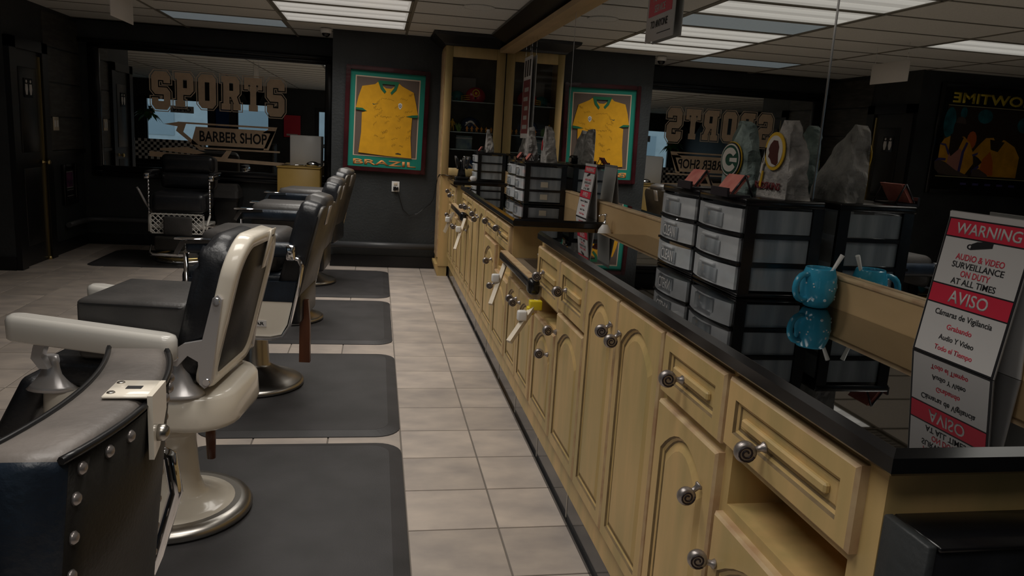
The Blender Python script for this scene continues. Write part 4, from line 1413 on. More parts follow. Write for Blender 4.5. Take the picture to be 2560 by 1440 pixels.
warning('white and red WARNING AVISO surveillance sign nearest the camera', 1.250, 1.365, ZN+.001, .235, .315)
warning('white and red surveillance sign on the middle counter', 1.240, 4.36, ZM+.001, .24, .315)
t = thing('hanging_sign', 'white and red TO REFUSE SERVICE TO ANYONE sign hanging before the mirror', 'sign', (1.285, 3.5, 2.0))
y0, y1, z0, z1 = 3.36, 3.72, 2.0, 2.26
part('board', 'white_paper', t, (rbox, 1.278, 1.285, y0, y1, z0, z1, .002, 1))
part('red_block', 'red_print', t, (box, 1.2765, 1.278, y0+.03, y1-.03, z0+.115, z0+.225))
for s, zz, w_, m, h_ in (('TO REFUSE', .195, .2, 'white_paper', .032), ('SERVICE', .145, .14, 'white_paper', .034), ('TO ANYONE', .075, .22, 'black_print', .034)):
    text('print', s, m, t, (1.2762, (y0+y1)/2, z0+zz), (0, -1, 0), (0, 0, 1), w=w_, h=h_, bold=.01, ext=.0008)
part('thin_line', 'black_print', t, (box, 1.277, 1.278, y0+.03, y0+.2, z0+.028, z0+.032))
for yy in (y0+.04, y1-.04):
    part('cord', 'chrome', t, (cyl, (1.281, yy, z1-.005), (1.281, yy, 2.376), .0015, None, 6))
t = thing('hanging_sign', 'maroon and white notice hanging before the mirror above the middle counter', 'sign', (1.285, 6.75, 1.9))
part('board', 'white_paper', t, (rbox, 1.278, 1.285, 6.58, 6.93, 1.52, 2.22, .002, 1))
part('maroon_field', 'maroon_print', t, (box, 1.2765, 1.278, 6.60, 6.91, 1.56, 2.02))
for k, s in enumerate(('NO', 'CREDIT', 'CARDS')):
    pass
for k in range(5):
    part('print', 'grey_paper', t, (box, 1.2755, 1.2765, 6.65+.02*(k % 2), 6.86-.03*(k % 3), 1.60+.08*k, 1.635+.08*k))
for k in range(3):
    part('print', 'black_print', t, (box, 1.277, 1.278, 6.62+.10*k, 6.68+.10*k, 2.05, 2.19))
for yy in (6.62, 6.89):
    part('cord', 'chrome', t, (cyl, (1.281, yy, 2.215), (1.281, yy, 2.376), .0015, None, 6))
t = thing('hanging_sign', 'blank backed white sign hanging from the ceiling over the left aisle', 'sign', (-1.9, 6.3, 2.2))
part('board', 'white_paper', t, (rbox, -1.90, -1.893, 6.10, 6.62, 2.20, 2.38, .002, 1))
for yy in (6.14, 6.58):
    part('cord', 'chrome', t, (cyl, (-1.8965, yy, 2.378), (-1.8965, yy, ZC), .0015, None, 6))

# ------------------------------------------------------------------ mug, soap, cup, far counter things
mx, my, mz = 1.222, 1.90, ZN+.001
t = thing('blue_mug', 'bright blue ceramic mug with white flakes beside the nearest drawer tower', 'mug', (mx, my, mz))
part('body', ['mug_blue', 'mug_inside'], t, (lathe, [(.026, 0), (.034, .004), (.045, .025), (.049, .055), (.047, .085), (.040, .108), (.0385, .112), (.036, .110), (.041, .085), (.043, .055), (.038, .02), (.0, .012)], (mx, my, mz), 32))
hp = []
for k in range(13):
    a = math.radians(60+240*k/12)
    hp.append((mx-.050+.030*math.cos(a), my-.012+.006*math.cos(a), mz+.058+.036*math.sin(a)))
part('handle', 'mug_blue', t, (tube, hp, .009, 10))
bm = bmesh.new()
rr = random.Random(4)
for k in range(20):
    a = math.radians(rr.uniform(190, 350)); zz = rr.uniform(.02, .10)
    rad = .049-.35*abs(zz-.055)**1.3
    c = Vector((mx+rad*math.cos(a), my+rad*math.sin(a), mz+zz))
    nrm = Vector((math.cos(a), math.sin(a), 0))
    s = rr.uniform(.002, .005)
    cyl(bm, c-nrm*.002, c+nrm*.0012, s, s*.8, 8)
mk('white_flakes', bm, 'mug_white', t)
tag(mk('plastic_spoon', mb(tube, [(mx+.012, my, mz+.02), (mx+.032, my-.005, mz+.10), (mx+.055, my-.010, mz+.150)], .005, 8, radii=[.004, .0045, .0065]), 'white_plastic'), 'white plastic spoon handle standing in the blue mug', 'spoon')
sx, sy, sz = 1.235, 3.98, .832
t = thing('soap_dispenser', 'white soap pump bottle with chrome spout behind the near counter end', 'soap dispenser', (sx, sy, sz))
part('bottle', 'white_plastic', t, (lathe, [(.036, 0), (.040, .01), (.040, .185), (.034, .215), (.018, .240), (.013, .245)], (sx, sy, sz), 24))
part('pump', 'chrome', t, (lathe, [(.014, .24), (.014, .255), (.006, .26), (.006, .285), (.010, .29), (.010, .300), (.002, .303)], (sx, sy, sz), 16), (tube, [(sx, sy, sz+.295), (sx-.03, sy-.01, sz+.296), (sx-.045, sy-.014, sz+.287)], .004, 8))
sx, sy, sz = .826, 3.585, .832
t = thing('paper_cup', 'white paper cup on the sink ledge beside the near counter', 'cup', (sx, sy, sz))
part('wall', 'white_paper', t, (lathe, [(.030, 0), (.041, .125), (.0425, .127), (.039, .124), (.028, .004)], (sx, sy, sz), 24))
t = thing('clipper_stand', 'dark clipper stand with a tangle of clippers on the far counter', 'stand', (.86, 7.86, ZM))
bm = bmesh.new()
rbox(bm, .79, .93, 7.80, 7.92, ZM+.001, ZM+.025, .008, 2)
lathe(bm, [(.045, .02), (.04, .06), (.03, .13), (.035, .17), (.02, .20)], (.86, 7.86, ZM), 14)
mk('stand', bm, 'black_plastic', t)
for k in range(5):
    a = 2*PI*k/5
    c = Vector((.86+.05*math.cos(a), 7.86+.05*math.sin(a), ZM+.10))
    part('clipper', 'black_plastic' if k % 2 else 'leather_worn', t, (tube, [c, c+Vector((.012*math.cos(a), .012*math.sin(a), .07)), c+Vector((.03*math.cos(a), .03*math.sin(a), .13))], .015, 8, {'radii': [.010, .016, .011]}))
part('clipper_head', 'chrome', t, (rbox, .87, .92, 7.82, 7.85, ZM+.20, ZM+.235, .006, 2))
tag(mk('folded_towel', mb(rbox, .915, .975, 7.50, 7.60, ZM+.001, ZM+.05, .02, 3), 'white_paper'), 'small folded white towel on the far counter edge', 'towel')

# black upright panel against the near end of the cabinets
t = thing('black_chest', 'black upright chest standing against the near end of the cabinets', 'chest', (1.02, .89, 0))
part('body', 'leather', t, (rbox, .79, 1.295, .862, .955, 0, .962, .006, 2))
part('side_board', 'wall_dark', t, (rbox, .778, .795, .858, .957, 0, .972, .003, 1))
part('lid', 'black_gloss', t, (rbox, .795, 1.295, .855, .957, .962, .972, .003, 1))
part('cabinet_end', 'wood_pale', t, (box, .79, 1.29, .956, .964, .30, 1.04)) if False else None

# ------------------------------------------------------------------ mats
def floor_mat(lab, x0, x1, y0, y1):
    t = thing('rubber_mat', lab, 'mat', ((x0+x1)/2, (y0+y1)/2, 0), 'black anti-fatigue floor mats')
    W, H = x1-x0, y1-y0
    cx, cy = (x0+x1)/2, (y0+y1)/2
    bm = bmesh.new()
    R = []
    for ins, z, r in ((0, .0005, .12), (.001, .004, .12), (.06, .016, .09)):
        R.append([(cx+p[0], cy+p[1], z) for p in rrect(W-2*ins, H-2*ins, r, 6)])
    loft(bm, R, cap1=False)
    mk('bevelled_border', bm, 'mat_rubber', t)
    bm = bmesh.new()
    loft(bm, [[(cx+p[0], cy+p[1], z) for p in rrect(W-.12, H-.12, .09, 6)] for z in (.015, .0165)])
    mk('top_pad', bm, 'mat_rubber', t)
floor_mat('black floor mat under the white vintage chair, nearest the camera', -.84, .15, 2.08, 3.55)
floor_mat('black floor mat under the first black chair, second from the camera', -.84, .15, 3.63, 5.09)
floor_mat('black floor mat, third from the camera', -.84, .145, 5.33, 6.78)
floor_mat('black floor mat nearest the grey wall', -.84, .15, 6.90, 8.30)
floor_mat('black floor mat under the chair before the etched mirror', -2.88, -1.4, 8.15, 9.22)

# ------------------------------------------------------------------ barber chairs (front = -X), built at the origin
def tilted(x0, z0, x1, z1, y=0.0):
    """frame along the back: origin at its foot, u = across (Y), v = up along the lean, w = outward (+X side)."""
    v = Vector((x1-x0, 0, z1-z0)).normalized()
    u = Vector((0, 1, 0))
    wv = u.cross(v)
    m = Matrix((u, v, wv)).transposed().to_4x4()
    m.translation = Vector((x0, y, z0))
    return m
def slab(bm, pts, mtx, w0, w1, bev=0.0, seg=2):
    t = bmesh.new()
    A = [t.verts.new((p[0], p[1], w0)) for p in pts]
    B = [t.verts.new((p[0], p[1], w1)) for p in pts]
    n = len(pts)
    for i in range(n):
        t.faces.new((A[i], A[(i+1) % n], B[(i+1) % n], B[i]))
    t.faces.new(A[::-1]); t.faces.new(B)
    if bev:
        es = [e for e in t.edges if abs(e.verts[0].co.z-e.verts[1].co.z) < 1e-6]
        bmesh.ops.bevel(t, geom=es, offset=bev, segments=seg, profile=.5, affect='EDGES')
    for f in t.faces:
        f.smooth = bev > 0
    merge(bm, t, mtx)
def arch_rect(w, h, rt_, rb, seg=7, dome=0.0):
    pts = []
    for cx, cy, r, a0 in ((w/2-rt_, h-rt_, rt_, 0), (-w/2+rt_, h-rt_, rt_, PI/2), (-w/2+rb, rb, rb, PI), (w/2-rb, rb, rb, 3*PI/2)):
        for k in range(seg+1):
            a = a0+PI/2*k/seg
            x, y = cx+r*math.cos(a), cy+r*math.sin(a)
            if y > h*.5 and dome:
                y += dome*(1-(2*x/w)**2)
            pts.append((x, y))
    return pts

def white_chair(loc):
    t = thing('barber_chair', 'vintage white enamel barber chair with black leather seat', 'barber chair', loc, 'barber chairs')
    t['_base'] = (0, 0, 0)
    del t['_base']
    part('base_dish', 'enamel', t, (lathe, [(.235, .012), (.235, .042), (.18, .052), (.125, .066), (.105, .085), (.088, .13), (.082, .20), (.075, .315), (.088, .325), (.088, .36), (.06, .365)], (0, 0, 0), 40))
    part('base_rim', 'steel_satin', t, (lathe, [(.255, .0), (.276, .006), (.280, .020), (.268, .038), (.236, .046)], (0, 0, 0), 44))
    part('column_collar', 'steel_satin', t, (lathe, [(.055, .355), (.055, .44)], (0, 0, 0), 24))
    bm = bmesh.new()
    out = rrect(.68, .50, .14, 6)
    loft(bm, [[(p[0]*s-.06, p[1]*s, z) for p in out] for s, z in ((.94, .415), (.985, .425), (1.0, .44), (.985, .53), (.95, .545), (.80, .548))], smooth=True)
    mk('seat_skirt', bm, 'enamel', t)
    part('lever', 'lever_wood', t, (tube, [(.17, -.10, .44), (.172, -.105, .36), (.175, -.11, .27)], .016, 10, {'radii': [.012, .018, .015]}))
    for s in (-1, 1):
        part('rear_pedestal', 'aluminium', t, (lathe, [(.085, .545), (.075, .556), (.045, .585), (.03, .63), (.026, .665), (.018, .682), (.004, .686)], (.10, s*.20, 0), 20, {'sx': 1.1, 'sy': .75}))
        part('front_pedestal', 'aluminium', t, (lathe, [(.08, .545), (.065, .56), (.035, .60), (.026, .64), (.022, .665)], (-.33, s*.20, 0), 16, {'sx': 1.1, 'sy': .7}))
        # S-shaped arm bracket
        bm = bmesh.new()
        pr = [(-.345, .63), (-.37, .665), (-.362, .70), (-.352, .73), (-.365, .765), (-.372, .80), (-.325, .80), (-.318, .77), (-.315, .735), (-.325, .70), (-.335, .67), (-.315, .63)]
        prism(bm, pr, (0, s*.235-.016, 0), (1, 0, 0), (0, 0, 1), (0, 1, 0), .032)
        mk('arm_bracket', bm, 'aluminium', t)
        part('bolt', 'chrome', t, (lathe, [(.013, -.02), (.013, .02), (.006, .024)] if s > 0 else [(.006, -.024), (.013, -.02), (.013, .02)], (-.352, s*.235, .765), 12, {'axis': 'Y'}))
        # arm rest
        bm = bmesh.new()
        n_ = 16
        rings = []
        ol = []
        for k in range(n_):
            a = 2*PI*k/n_
            ol.append((math.cos(a), math.sin(a)))
        arm = rrect(.55, .078, .036, 5)
        for ins, dz in ((.008, -.088), (0, -.080), (-.001, -.02), (.004, -.006), (.016, 0)):
            ring = []
            for p in arm:
                f_ = 1-ins*2/.078
                x = -.155+p[0]*(1-ins*2/.55)
                z = .818-.045*((x+.43)/.55)**1.2 if x > -.43 else .818
                ring.append((x, s*.262+p[1]*f_, z+dz+(.004 if x < -.36 else 0)))
            rings.append(ring)
        loft(bm, rings, smooth=True)
        mk('arm_rest', bm, 'enamel_cool', t)
        # rear bracket joining arm to back
        bm = bmesh.new()
        prism(bm, [(.085, .665), (.10, .715), (.135, .74), (.20, .755), (.238, .905), (.255, .915), (.268, .90), (.245, .74), (.225, .60), (.205, .585), (.188, .60), (.185, .68), (.150, .70), (.115, .66)], (0, s*.238-.011, 0), (1, 0, 0), (0, 0, 1), (0, 1, 0), .022)
        mk('back_bracket', bm, 'aluminium', t)
        for q in ((.108, .692), (.250, .895), (.213, .61)):
            part('bolt', 'chrome', t, (lathe, [(.012, -.018), (.012, .018)], (q[0], s*.238, q[1]), 12, {'axis': 'Y'}))
    part('seat_cushion', 'leather', t, (rbox, -.36, .15, -.205, .205, .548, .66, .035, 4))
    part('booster_cushion', 'leather_worn', t, (rbox, -.24, .135, -.205, .20, .655, .868, .022, 4))
    part('cushion_piping', 'piping', t, (tube, [(-.225+p[0]*0, 0, 0) for p in ()] or [(-.053+p[0], -.002+p[1], .852) for p in rrect(.372, .402, .03, 4)], .004, 6, {'closed': True}))
    # back
    m = tilted(.185, .575, .315, 1.115)
    Lb = math.hypot(.13, .54)
    outer = arch_rect(.47, Lb-.03, .12, .06, 8, dome=.03)
    inner = arch_rect(.36, Lb-.115, .085, .05, 8, dome=.025)
    inner = [(p[0], p[1]+.043) for p in inner]
    bm = bmesh.new()
    n = len(outer)
    def V(p, w_):
        return m @ Vector((p[0], p[1], w_))
    sc = lambda pts, k: [(p[0]*k, (p[1]-Lb/2)*k+Lb/2) for p in pts]
    loft(bm, [[V(p, -.026) for p in sc(outer, .985)], [V(p, -.018) for p in outer], [V(p, .018) for p in outer], [V(p, .027) for p in sc(outer, .975)], [V(p, .027) for p in sc(inner, 1.02)], [V(p, .018) for p in inner]], cap1=False, smooth=True)
    mk('back_frame', bm, 'enamel', t)
    bm = bmesh.new()
    slab(bm, inner, m, -.01, .020, .003, 1)
    mk('back_panel', bm, 'leather_back', t)
    bm = bmesh.new()
    slab(bm, sc(outer, .93), m, -.115, -.02, .04, 4)
    mk('back_cushion', bm, 'leather', t)
    bm = bmesh.new()
    slab(bm, [(.08, Lb-.16), (.14, Lb-.16), (.14, Lb-.005), (.08, Lb-.005)], m, .024, .032, .003, 1)
    mk('headrest_plate', bm, 'enamel', t)
    bm = bmesh.new()
    slab(bm, [(.10, Lb-.035), (.12, Lb-.035), (.12, Lb-.028), (.10, Lb-.028)], m, .030, .0335)
    mk('plate_slot', bm, 'black_print', t)
    # leg rest
    bm = bmesh.new()
    rbox(bm, -.05, .05, -.19, .19, -.30, 0, .03, 3, mtx=Matrix.Translation((-.40, 0, .56)) @ Matrix.Rotation(math.radians(28), 4, 'Y'))
    mk('leg_rest', bm, 'leather', t)
    part('foot_rest', 'aluminium', t, (tube, [(-.44, -.17, .40), (-.62, -.17, .16), (-.62, .17, .16), (-.44, .17, .40)], .014, 8), (rbox, -.70, -.56, -.18, .18, .14, .165, .008, 2))
    return t

def black_chair(loc, lab, back='leather_tan', studs=False, plate=True):
    t = thing('barber_chair', lab, 'barber chair', loc, 'barber chairs')
    del t['_base']
    part('base_dish', 'steel_satin', t, (lathe, [(.255, 0), (.272, .008), (.272, .024), (.255, .036), (.215, .046), (.15, .078), (.088, .115), (.078, .13), (.066, .34), (.062, .42)], (0, 0, 0), 44))
    part('seat_box', 'leather', t, (rbox, -.32, .30, -.235, .235, .42, .60, .02, 2))
    part('seat_cushion', 'leather_blue', t, (rbox, -.33, .24, -.232, .232, .585, .70, .03, 3))
    part('booster_cushion', 'leather_worn', t, (rbox, -.24, .19, -.205, .205, .695, .915, .05, 4))
    for s in (-1, 1):
        y = s*.262
        part('side_panel', 'enamel', t, (prism, [(-.30, .39), (-.27, .36), (.20, .36), (.245, .40), (.268, .555), (-.30, .555)], (0, y-.010, 0), (1, 0, 0), (0, 0, 1), (0, 1, 0), .02))
        part('side_band', 'leather_blue', t, (prism, [(-.30, .557), (.268, .557), (.285, .665), (-.30, .665)], (0, y-.012, 0), (1, 0, 0), (0, 0, 1), (0, 1, 0), .024))
        part('side_tube', 'chrome', t, (tube, [(-.285, y-s*-.012, .80), (-.285, y+s*.012, .44), (-.27, y+s*.012, .372), (-.22, y+s*.012, .352), (.15, y+s*.012, .352), (.215, y+s*.012, .368), (.250, y+s*.012, .43), (.300, y+s*.012, .66), (.315, y+s*.012, .755), (.30, y+s*.012, .79), (.26, y+s*.012, .80)], .0125, 10))
        part('arm_rest', 'leather_blue', t, (rbox, -.28, .27, y-.045, y+.045, .80, .875, .022, 3))
        part('arm_trim', 'chrome', t, (prism, [(-.335, .80), (-.30, .865), (-.19, .878), (-.13, .878), (-.13, .862), (-.28, .852), (-.315, .79)], (0, y+s*.045-.004, 0), (1, 0, 0), (0, 0, 1), (0, 1, 0), .008), (rbox, -.335, -.20, y-.043, y+.043, .872, .880, .003, 1))
        part('arm_end_cap', 'chrome', t, (rbox, .235, .285, y-.047, y+.047, .785, .87, .012, 2))
        if plate and s < 0:
            np_ = part('name_plate', 'white_paper', t, (box, -.04, .13, y-.0135, y-.0105, .415, .45))
            text('name_text', 'PAIDAR', 'black_print', np_, (.058, y-.0135, .4325), (1, 0, 0), (0, 0, 1), w=.12, h=.018, bold=.02, ext=.0008)
            part('emblem', 'black_print', np_, (box, -.03, -.008, y-.0142, y-.0134, .422, .444))
    part('lever', 'lever_wood', t, (loft, [[(a+.305, b-.12, z) for a, b in ((-w_, -.016), (w_, -.016), (w_, .016), (-w_, .016))] for w_, z in ((.018, .54), (.028, .42), (.030, .18))]))
    # back
    m = tilted(.265, .56, .395, 1.075)
    Lb = math.hypot(.13, .515)
    ol = arch_rect(.50, Lb, .06, .04, 6, dome=.012)
    bm = bmesh.new()
    slab(bm, ol, m, -.10, .012, .03, 4)
    mk('back_cushion', bm, 'leather', t)
    sc = lambda pts, k: [(p[0]*k, (p[1]-Lb/2)*k+Lb/2) for p in pts]
    bm = bmesh.new()
    slab(bm, sc(ol, .97), m, .004, .024, .006, 2)
    mk('back_panel', bm, back, t)
    bm = bmesh.new()
    slab(bm, [(-.16, Lb-.10), (.16, Lb-.10), (.13, Lb+.035), (-.13, Lb+.035)], m, -.10, .022, .035, 4)
    mk('head_roll', bm, 'leather_worn', t)
    bm = bmesh.new()
    slab(bm, [(-.035, Lb-.12), (.035, Lb-.12), (.035, Lb-.01), (-.035, Lb-.01)], m, .022, .030, .003, 1)
    mk('headrest_plate', bm, 'aluminium', t)
    for k in range(10):
        for sgn in (-1, 1):
            c = m @ Vector((sgn*.225, .05+k*.048, .026))
            if k % 1 == 0 and studs:
                part('stud', 'brass', t, (lathe, [(.010, 0), (.009, .004), (.005, .008), (.001, .009)], tuple(c), 10, {'axis': 'X'}))
    bm = bmesh.new()
    rbox(bm, -.05, .05, -.20, .20, -.30, 0, .03, 3, mtx=Matrix.Translation((-.36, 0, .58)) @ Matrix.Rotation(math.radians(30), 4, 'Y'))
    mk('leg_rest', bm, 'leather', t)
    part('foot_rest', 'chrome', t, (tube, [(-.42, -.18, .40), (-.60, -.18, .17), (-.60, .18, .17), (-.42, .18, .40)], .014, 8), (rbox, -.70, -.55, -.19, .19, .15, .175, .008, 2))
    return t

wc = white_chair((-.73, 2.89, .0165))
wc.rotation_euler = (0, 0, math.radians(-8))
c1 = black_chair((-.665, 4.42, .0165), 'black leather and chrome barber chair with cream side panel behind the white one')
c1.rotation_euler = (0, 0, math.radians(-6))
dup(c1, (-.66, 6.03, .0165), 'black leather and chrome barber chair, third in the row', rotz=math.radians(-3), skip=('lever',))
c3 = dup(c1, (-.64, 7.55, .0165), 'black leather barber chair with tan top at the far end of the row', rotz=math.radians(-9), skip=('lever',))

# nearest chair: seen from behind, studded back with a white bracket
def studded_chair(loc):
    t = thing('barber_chair', 'black leather barber chair with brass studded back, nearest the camera', 'barber chair', loc, 'barber chairs')
    del t['_base']
    part('base_dish', 'steel_satin', t, (lathe, [(.255, 0), (.272, .008), (.272, .024), (.255, .036), (.15, .078), (.078, .13), (.062, .42)], (0, 0, 0), 40))
    part('seat_box', 'leather', t, (rbox, -.32, .22, -.235, .235, .42, .60, .02, 2))
    part('seat_cushion', 'leather_blue', t, (rbox, -.33, .20, -.232, .232, .585, .70, .03, 3))
    for s in (-1, 1):
        y = s*.285
        part('arm_rest', 'leather_blue', t, (rbox, -.30, .20, y-.04, y+.04, .78, .85, .02, 3))
        part('side_tube', 'chrome', t, (tube, [(-.27, y, .78), (-.28, y, .42), (-.22, y, .36), (.15, y, .36), (.25, y, .40), (.33, y-s*.01, .60), (.37, y-s*.01, .74), (.36, y-s*.01, .82), (.32, y-s*.01, .84)], .014, 10))
    part('arm_lever', 'chrome', t, (tube, [(-.10, -.05, .86), (-.02, .0, .90), (.04, .03, .925)], .012, 8, {'radii': [.012, .012, .010]}))
    # back: a block curved in plan, concave towards the sitter, built ring by ring
    n = 12
    def outer(u, v):
        return .412-.048*u*u-.055*(1-v)
    def inner(u, v):
        return .290-.038*u*u-.055*(1-v)
    def plan(v, ins):
        """outline of the block at height fraction v"""
        pts = []
        for k in range(n+1):
            u = -1+2*k/n
            pts.append((outer(u, v)-ins, u*(.265-ins)))
        for k in range(n, -1, -1):
            u = -1+2*k/n
            pts.append((inner(u, v)+ins, u*(.265-ins)))
        return pts
    zb, zt = .50, 1.058
    bm = bmesh.new()
    rings = []
    for v, ins in ((0, .01), (.03, 0), (.35, 0), (.7, 0), (.955, 0), (.98, .004), (.994, .012), (1.0, .024)):
        rings.append([(p[0], p[1], zb+(zt-zb)*v) for p in plan(v, ins)])
    loft(bm, rings, smooth=False)
    bmesh.ops.recalc_face_normals(bm, faces=bm.faces)
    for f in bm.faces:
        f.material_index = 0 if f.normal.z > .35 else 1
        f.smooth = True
    mk('back_cushion', bm, ['leather_top_sheen', 'leather_blue'], t)
    # sewn rear panel with welt
    bm = bmesh.new()
    rear = []
    for v in (0.0, .3, .6, .97):
        rear.append([(outer(2*k/n-1, v)+.006, (2*k/n-1)*.248, zb+(zt-zb)*v) for k in range(n+1)])
    V = [[bm.verts.new(p) for p in r] for r in rear]
    V2 = [[bm.verts.new((p[0]-.012, p[1], p[2])) for p in r] for r in rear]
    for a, b in zip(V, V[1:]):
        for k in range(n):
            bm.faces.new((a[k], a[k+1], b[k+1], b[k])).smooth = True
    edge = V[0]+[r[-1] for r in V[1:]]+V[-1][::-1][1:]+[r[0] for r in V[::-1]][1:-1]
    edge2 = V2[0]+[r[-1] for r in V2[1:]]+V2[-1][::-1][1:]+[r[0] for r in V2[::-1]][1:-1]
    for k in range(len(edge)):
        q_ = (k+1) % len(edge)
        bm.faces.new((edge[k], edge2[k], edge2[q_], edge[q_]))
    mk('back_panel', bm, 'leather_back', t)
    part('welt', 'piping', t, (tube, [(outer(k/8-1, .98)+.001, (k/8-1)*.262, zt-.010) for k in range(17)], .006, 6))
    part('welt', 'piping', t, (tube, [(inner(k/8-1, 1)+.006, (k/8-1)*.258, zt-.003) for k in range(17)], .005, 6))
    def stud(u, v):
        c = (outer(u, v)+.004, u*.250, zb+(zt-zb)*v)
        part('stud', 'pewter', t, (lathe, [(.0105, 0), (.0095, .004), (.006, .008), (.001, .0095)], c, 12, {'axis': 'X'}))
    for k in range(9):
        u = -.90+.225*k
        if not -.3 < u < .15:
            stud(u, .935)
    for k in range(9):
        stud(-.93, .86-.105*k)
        stud(.93, .86-.105*k)
    # white angled headrest bracket in the middle of the top edge
    part('bracket_top', 'enamel', t, (rbox, .345, .416, -.055, .025, zt+.001, zt+.008, .003, 1))
    part('bracket_back', 'enamel', t, (prism, [(-.055, .003), (.025, .003), (.025, -.045), (-.02, -.095), (-.055, -.105)], (.414, 0, zt+.004), (0, 1, 0), (0, 0, 1), (1, 0, 0), .008))
    part('bracket_slot', 'black_print', t, (box, .372, .396, -.022, -.008, zt+.0078, zt+.0088))
    part('bracket_bolt', 'steel_satin', t, (lathe, [(.014, 0), (.014, .012), (.009, .018), (.002, .02)], (.420, -.028, zt-.065), 14, {'axis': 'X'}))
    for yy in (-.040, .010):
        part('bracket_screw', 'steel_satin', t, (lathe, [(.007, 0), (.005, .002)], (.356, yy, zt+.008), 10))
    return t
studded_chair((-.765, 1.285, 0))

# far chair facing the camera, with chrome lattice
def lattice_chair(loc):
    t = thing('barber_chair', 'antique barber chair with chrome lattice front facing the camera', 'barber chair', loc, 'barber chairs')
    del t['_base']
    part('base_dish', 'chrome', t, (lathe, [(.30, 0), (.31, .012), (.30, .03), (.24, .045), (.16, .08), (.09, .12), (.07, .20), (.06, .36)], (0, 0, 0), 36))
    part('base_ring', 'brass', t, (tube, [(.285*math.cos(a*PI/18), .285*math.sin(a*PI/18), .05) for a in range(36)], .012, 8, {'closed': True}))
    part('seat_frame', 'enamel_cool', t, (rbox, -.27, .27, -.26, .26, .36, .40, .012, 2))
    part('seat_cushion', 'leather', t, (rbox, -.265, .265, -.27, .24, .53, .74, .06, 4))
    part('back_cushion', 'leather', t, (rbox, -.275, .275, .16, .30, .745, .92, .05, 4))
    part('head_cushion', 'leather', t, (rbox, -.275, .275, .18, .33, .915, 1.115, .06, 4))
    part('head_shell', 'leather_worn', t, (rbox, -.26, .29, .24, .36, .74, 1.10, .05, 3))
    for s in (-1, 1):
        part('arm_cap', 'chrome', t, (rbox, s*.315-.03, s*.315+.03, -.20, .18, .865, .925, .016, 3))
        part('arm_pad', 'leather', t, (rbox, s*.315-.035, s*.315+.035, -.12, .20, .92, .945, .01, 2))
        bm = bmesh.new()
        for k in range(9):
            lathe(bm, [(.006, .50+k*.04), (.014, .52+k*.04), (.006, .54+k*.04)], (s*.30, -.18, 0), 8)
        mk('twisted_rod', bm, 'chrome', t)
        part('side_rail', 'enamel_cool', t, (tube, [(s*.30, -.18, .50), (s*.285, -.24, .42), (s*.28, -.26, .33)], .012, 8))
    part('lever', 'aluminium', t, (tube, [(-.31, -.05, .50), (-.36, -.10, .62), (-.41, -.12, .74), (-.43, -.12, .77)], .012, 8))
    # lattice apron
    bm = bmesh.new()
    W, z0, z1, y = .265, .315, .525, -.285
    for a in ((-W, W, z1-.012, z1), (-W, W, z0, z0+.012), (-W, -W+.014, z0, z1), (W-.014, W, z0, z1)):
        box(bm, a[0], a[1], y-.008, y+.008, a[2], a[3])
    k = -W-.21
    while k < W:
        for sg in (1, -1):
            xa, xb = (k, k+.21) if sg > 0 else (k+.21, k)
            pts = []
            for f_ in range(13):
                x = xa+(xb-xa)*f_/12
                z = z0+(z1-z0)*f_/12
                if -W <= x <= W:
                    pts.append((x, y, z))
            if len(pts) > 1:
                tube(bm, pts, .0055, 6)
        k += .0525
    mk('lattice_apron', bm, 'enamel_cool', t)
    part('draped_pad', 'leather_worn', t, (rbox, -.13, .15, -.33, -.29, .30, .50, .018, 3))
    part('leg_pad', 'leather_back', t, (rbox, -.20, .09, -.42, -.35, .155, .30, .02, 3))
    part('foot_tray', 'chrome', t, (tube, [(-.24, -.36, .20), (-.235, -.44, .14), (-.20, -.46, .125), (.11, -.46, .125), (.14, -.44, .14), (.14, -.36, .18)], .011, 8), (tube, [(-.23, -.43, .11), (.12, -.43, .11)], .010, 8), (tube, [(-.10, -.43, .11), (-.08, -.25, .08)], .012, 8), (tube, [(.05, -.43, .11), (.05, -.25, .08)], .012, 8))
    return t
lattice_chair((-2.02, 8.60, .0165))

# ------------------------------------------------------------------ things by the etched mirror
t = thing('tan_cabinet', 'tan wooden stand beside the etched mirror', 'cabinet', (-.88, 9.3, 0))
part('body', 'tan_box', t, (rbox, -1.12, -.645, 9.10, 9.50, 0, 1.03, .005, 1))
part('top', 'tan_box', t, (rbox, -1.13, -.64, 9.09, 9.51, 1.03, 1.045, .004, 1))
part('side_hinges', 'black_paint', t, (box, -1.124, -1.12, 9.13, 9.16, .80, .82), (box, -1.124, -1.12, 9.13, 9.16, .92, .94))
t = thing('white_box', 'white box standing on the tan wooden stand', 'box', (-.83, 9.45, 1.046))
part('body', 'white_plastic', t, (rbox, -1.01, -.655, 9.38, 9.50, 1.046, 1.40, .004, 1))
part('lid_edge', 'black_print', t, (box, -1.014, -1.01, 9.37, 9.40, 1.08, 1.38))
t = thing('silver_gadget', 'shiny silver rounded tool with a thin rod on the tan stand', 'tool', (-.76, 9.22, 1.046))
part('head', 'chrome', t, (lathe, [(.01, 0), (.05, .006), (.062, .025), (.055, .05), (.03, .068), (.004, .074)], (-.74, 9.22, 1.0462), 20, {'sx': 1.2, 'sy': .8}))
part('rod', 'chrome', t, (tube, [(-.79, 9.22, 1.065), (-1.08, 9.20, 1.055)], .008, 8))
part('tail', 'black_plastic', t, (tube, [(-.68, 9.22, 1.09), (-.65, 9.20, 1.085)], .010, 8))
t = thing('trash_bin', 'black swing-lid trash bin behind the antique chair', 'bin', (-1.72, 9.42, 0))
bm = bmesh.new()
